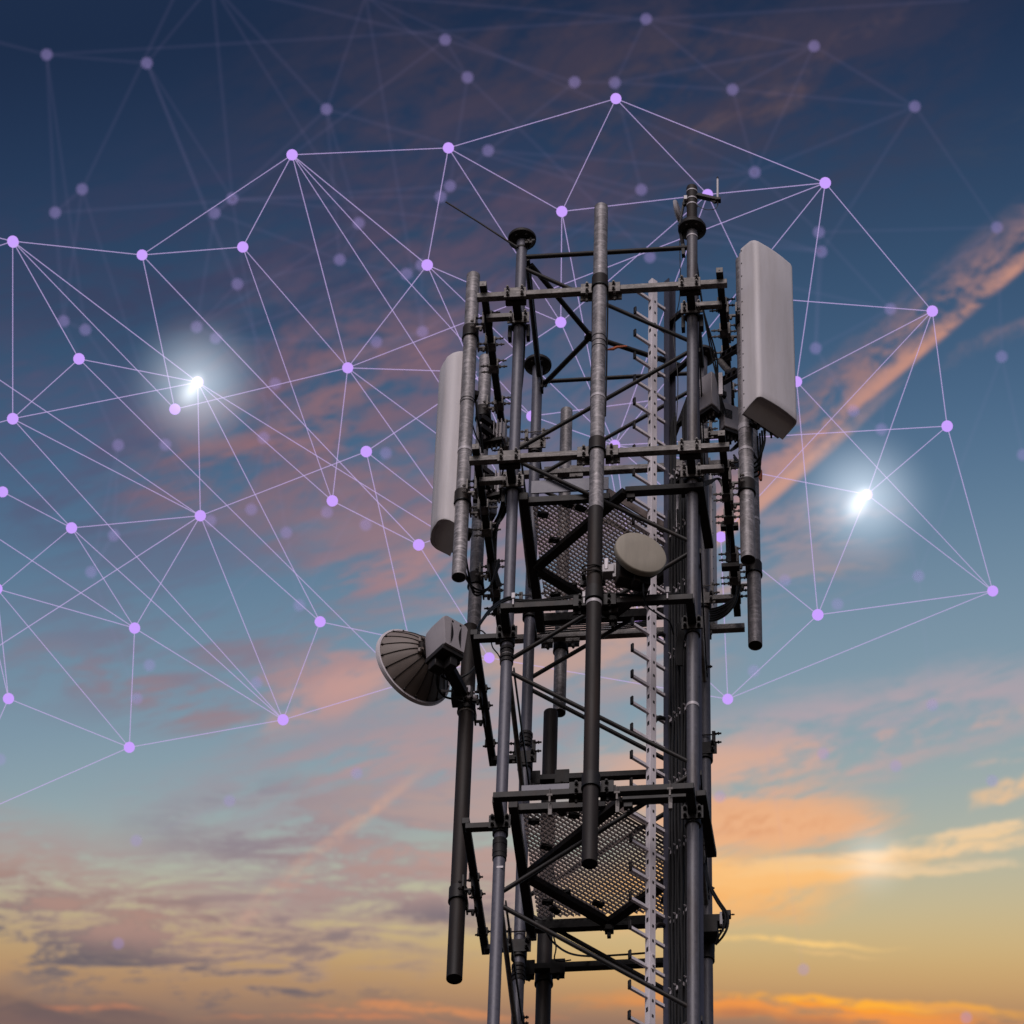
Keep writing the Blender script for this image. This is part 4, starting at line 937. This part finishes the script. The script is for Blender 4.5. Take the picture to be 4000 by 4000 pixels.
links = '''b0-b1 b0-b22 b0-b19 b0-b21 b0-b20 b0-e1 b0-e11 b1-b2 b1-b3 b1-b21 b1-b25 b2-b3 b2-b4 b2-b5 b2-b18 b2-h1 b2-b36 b3-b18 b3-b24 b4-b5 b4-b7 b4-b6 b4-b17 b5-b18 b5-b17 b5-b37 b5-h2
b6-b7 b6-b17 b6-b8 b6-b39 b7-b8 b7-b9 b8-b9 b8-b38 b8-b37 b8-b17 b9-b10 b9-b18 b9-b37 b9-b38 b10-b11 b10-b12 b10-b38 b10-b16 b10-h5 b11-b12 b11-b13 b11-b37 b12-b13 b12-b37 b12-b14
b38-b13 b38-b14 b13-b14 b13-b15 b14-b15 b16-b15 b16-b14 b35-b15 b39-b15 b17-b23 b17-b37 b36-b38 b36-b37 b36-h13 b18-h12 b18-b21 b18-b24 b18-h6 b18-h11 b19-b20 b19-b22 b19-h8
b20-b22 b20-b26 b20-b24 b20-h9 b20-b30 b22-b26 b22-b31 b22-e2 b26-e3 b27-e4 b29-e5 b23-b26 b23-h10 b23-h11 b24-b25 b25-h9 b25-b35 b26-b27 b26-b29 b26-b31 b26-b30 b26-e6 b27-b28 b27-b29 b27-b31 b27-e7
b34-b29 b34-b32 b34-b33 b33-b32 b33-e8 b33-e10 b29-b32 b29-b31 b30-b31 b30-b35 b31-b32 b31-b35 b32-e9 b37-b39 b37-b16'''.split()
rng = random.Random(11)
NP = {k: node_pos(x, y, rng.uniform(43.2, 46.5)) for k, (x, y) in {**bright_n, **free_n}.items()}
NW = thing('light_network', 'bright lavender web of glowing dots and thin straight lines in the sky', 'light network', NP['b26'])
def ball(p, r, n=20):
    return MB().lathe(p, (0,0,1), [(r*sin(pi*i/12), -r*cos(pi*i/12)) for i in range(13)], n)
for k in bright_n: ball(NP[k], 22.0/FPX*44.8).obj('node', lav, NW)
extra = MB(); lk = []
for s_ in links:
    a_, b_ = s_.split('-'); lk.append(((NP[a_]-NP[b_]).length, a_, b_))
lk.sort(reverse=True)
for i, (_, a_, b_) in enumerate(lk):
    if i < 100: MB().path([NP[a_], NP[b_]], .0045, 6, caps=False).obj('link', lav_line, NW)
    else: extra.path([NP[a_], NP[b_]], .0045, 6, caps=False)
if extra.v: extra.obj('short_links', lav_line, NW)['kind'] = 'stuff'

faint = [(88,103),(277,119),(840,75),(1219,36),(1536,87),(1726,201),(882,146),(1084,155),(1160,156),(1382,169),(616,206),(155,357),(104,401),(438,375),(405,402),(921,284),(849,351),(831,371),(677,421),
 (641,490),(448,536),(767,517),(795,500),(1210,358),(1424,325),(1545,438),(1550,475),(1881,429),(120,606),(161,622),(371,617),(407,638),(710,645),(797,626),(1226,485),(1680,583),(1539,657),(1890,673),
 (519,724),(223,840),(312,839),(497,826),(728,855),(474,961),(617,966),(690,990),(397,982),(540,1005),(215,1010),(172,1079),(565,1142),(282,1255),(258,1318),(484,1288),(673,1459),(433,1511),(257,1586),
 (223,1780),(0,1433),(1663,810),(1610,775),(1930,858),(1733,1087),(1580,1140),(1481,1095),(1422,1266),(1759,1330),(1553,1422),(1690,1445),(1872,1473),(1358,1503),(1516,1829),(1823,1920),
 (400,-30),(690,-8),(1828,0),(-10,78),(340,-30),(-20,240)]
FL = ['0-1','0-12','0-75','0-76','1-73','1-13','1-38','73-13','73-10','73-2','73-18','74-10','74-6','74-24','74-33','2-6','2-7','6-16','6-34','10-18','10-26','10-14','11-12','11-28','11-40','11-77','12-16','13-17','13-47','14-30',
 '3-4','3-9','3-8','4-5','4-24','5-24','5-27','5-26','75-5' if False else '5-26','9-24','9-8','7-8','7-15','8-23','15-23','15-17','23-24','24-25','25-35','26-36','27-37','27-35','35-36','35-59','36-60','60-59','37-61','37-62','59-62','62-63','63-64','64-65','62-66','66-67',
 '28-29','28-39','29-40','30-31','31-32','32-33','33-38','38-41','41-42','42-45','43-46','44-47','46-48','48-49','49-52','47-50','50-53','51-52','53-54','54-55','55-56','39-48','40-46','41-43','19-20','19-21','20-30','21-22','22-33','18-19','16-22','34-35','3-74','0-29','1-20','4-9','4-8','5-9','2-14','10-19','13-26','14-19','15-24','16-26','23-33','24-34','25-27','22-31','18-30','12-28','40-49','42-50','31-45','39-49','44-51','65-71','62-64','66-69','69-70','60-36','36-25']
veil = emit('far_lavender_glow', (.38,.30,.68,1), .15); veil_line = emit('far_lavender_thread', (.36,.31,.60,1), .015)
FP = [node_pos(x, y, rng.uniform(150, 210)) for x, y in faint]
FN = thing('light_network', 'faint blurred violet web of dim dots, far behind the bright web', 'light network', FP[38])
for p in FP[:73]:
    dd = (p-CAM).dot(FWD); ball(p, 23/FPX*dd, 16).obj('node', veil, FN)
for s_ in dict.fromkeys(FL):
    i, j = map(int, s_.split('-'))
    if i < len(FP) and j < len(FP): MB().path([FP[i], FP[j]], 7/FPX*170, 6, caps=False).obj('link', veil_line, FN)

def halo_mat(name, col, k, power):
    m = bpy.data.materials.new(name); m.use_nodes = True; t = m.node_tree; n = t.nodes; l = t.links
    n.remove(n['Principled BSDF']); tc = n.new('ShaderNodeTexCoord'); ln = n.new('ShaderNodeVectorMath'); ln.operation = 'LENGTH'
    l.new(tc.outputs['Object'], ln.inputs[0])
    a = n.new('ShaderNodeMath'); a.operation = 'SUBTRACT'; a.use_clamp = True; a.inputs[0].default_value = 1; l.new(ln.outputs['Value'], a.inputs[1])
    p = n.new('ShaderNodeMath'); p.operation = 'POWER'; l.new(a.outputs[0], p.inputs[0]); p.inputs[1].default_value = power
    q = n.new('ShaderNodeMath'); q.operation = 'MULTIPLY'; l.new(p.outputs[0], q.inputs[0]); q.inputs[1].default_value = k
    e = n.new('ShaderNodeEmission'); e.inputs[0].default_value = col; l.new(q.outputs[0], e.inputs[1])
    l.new(e.outputs[0], n['Material Output'].inputs['Volume'])
    return m
def unitball(name, m, loc, sc, rot, parent):
    mb = MB().lathe((0,0,0), (0,0,1), [(sin(pi*i/16), -cos(pi*i/16)) for i in range(17)], 32); o = mb.obj(name, m)
    o.parent = parent; o.location = V(loc)-V(parent.location); o.scale = sc; o.rotation_mode = 'QUATERNION'; o.rotation_quaternion = rot
    return o
def flare(x, y, dep, R_, k, core, label):  # lens flare glow, built as emitting balls; no lamp hangs there
    p = node_pos(x, y, dep); O = thing('flare_glow', label, 'flare glow', p, 'white flare glows shaped in the web')
    unitball('halo', halo_mat('flare_halo', (.84,.92,1,1), k, 2.2), p, (R_,)*3, (1,0,0,0), O)
    if core:
        d = (RT*.5+UP*.87).normalized(); rot = V((0,0,1)).rotation_difference(d)
        unitball('core', halo_mat('flare_core', (1,.985,.97,1), k*4.5, 2.3), p-RT*.05-UP*.07, (R_*.23,R_*.23,R_*.35), rot, O)
        unitball('core', halo_mat('flare_tip', (1,.99,.98,1), k*6, 2.2), p+RT*.0+UP*.01, (R_*.12,R_*.12,R_*.20), rot, O)
    return O
flare(370,724, 42.6, .80, 1.05, True, 'small white flare glow shaped as a soft bluish ball, left of the mast')
flare(1628,938, 42.6, .82, 1.1, True, 'small white flare glow shaped as a soft bluish ball, right of the mast')
flare(1645,1622, 42.6, .50, .62, False, 'very faint white flare glow low on the right, over the cream cloud streaks')
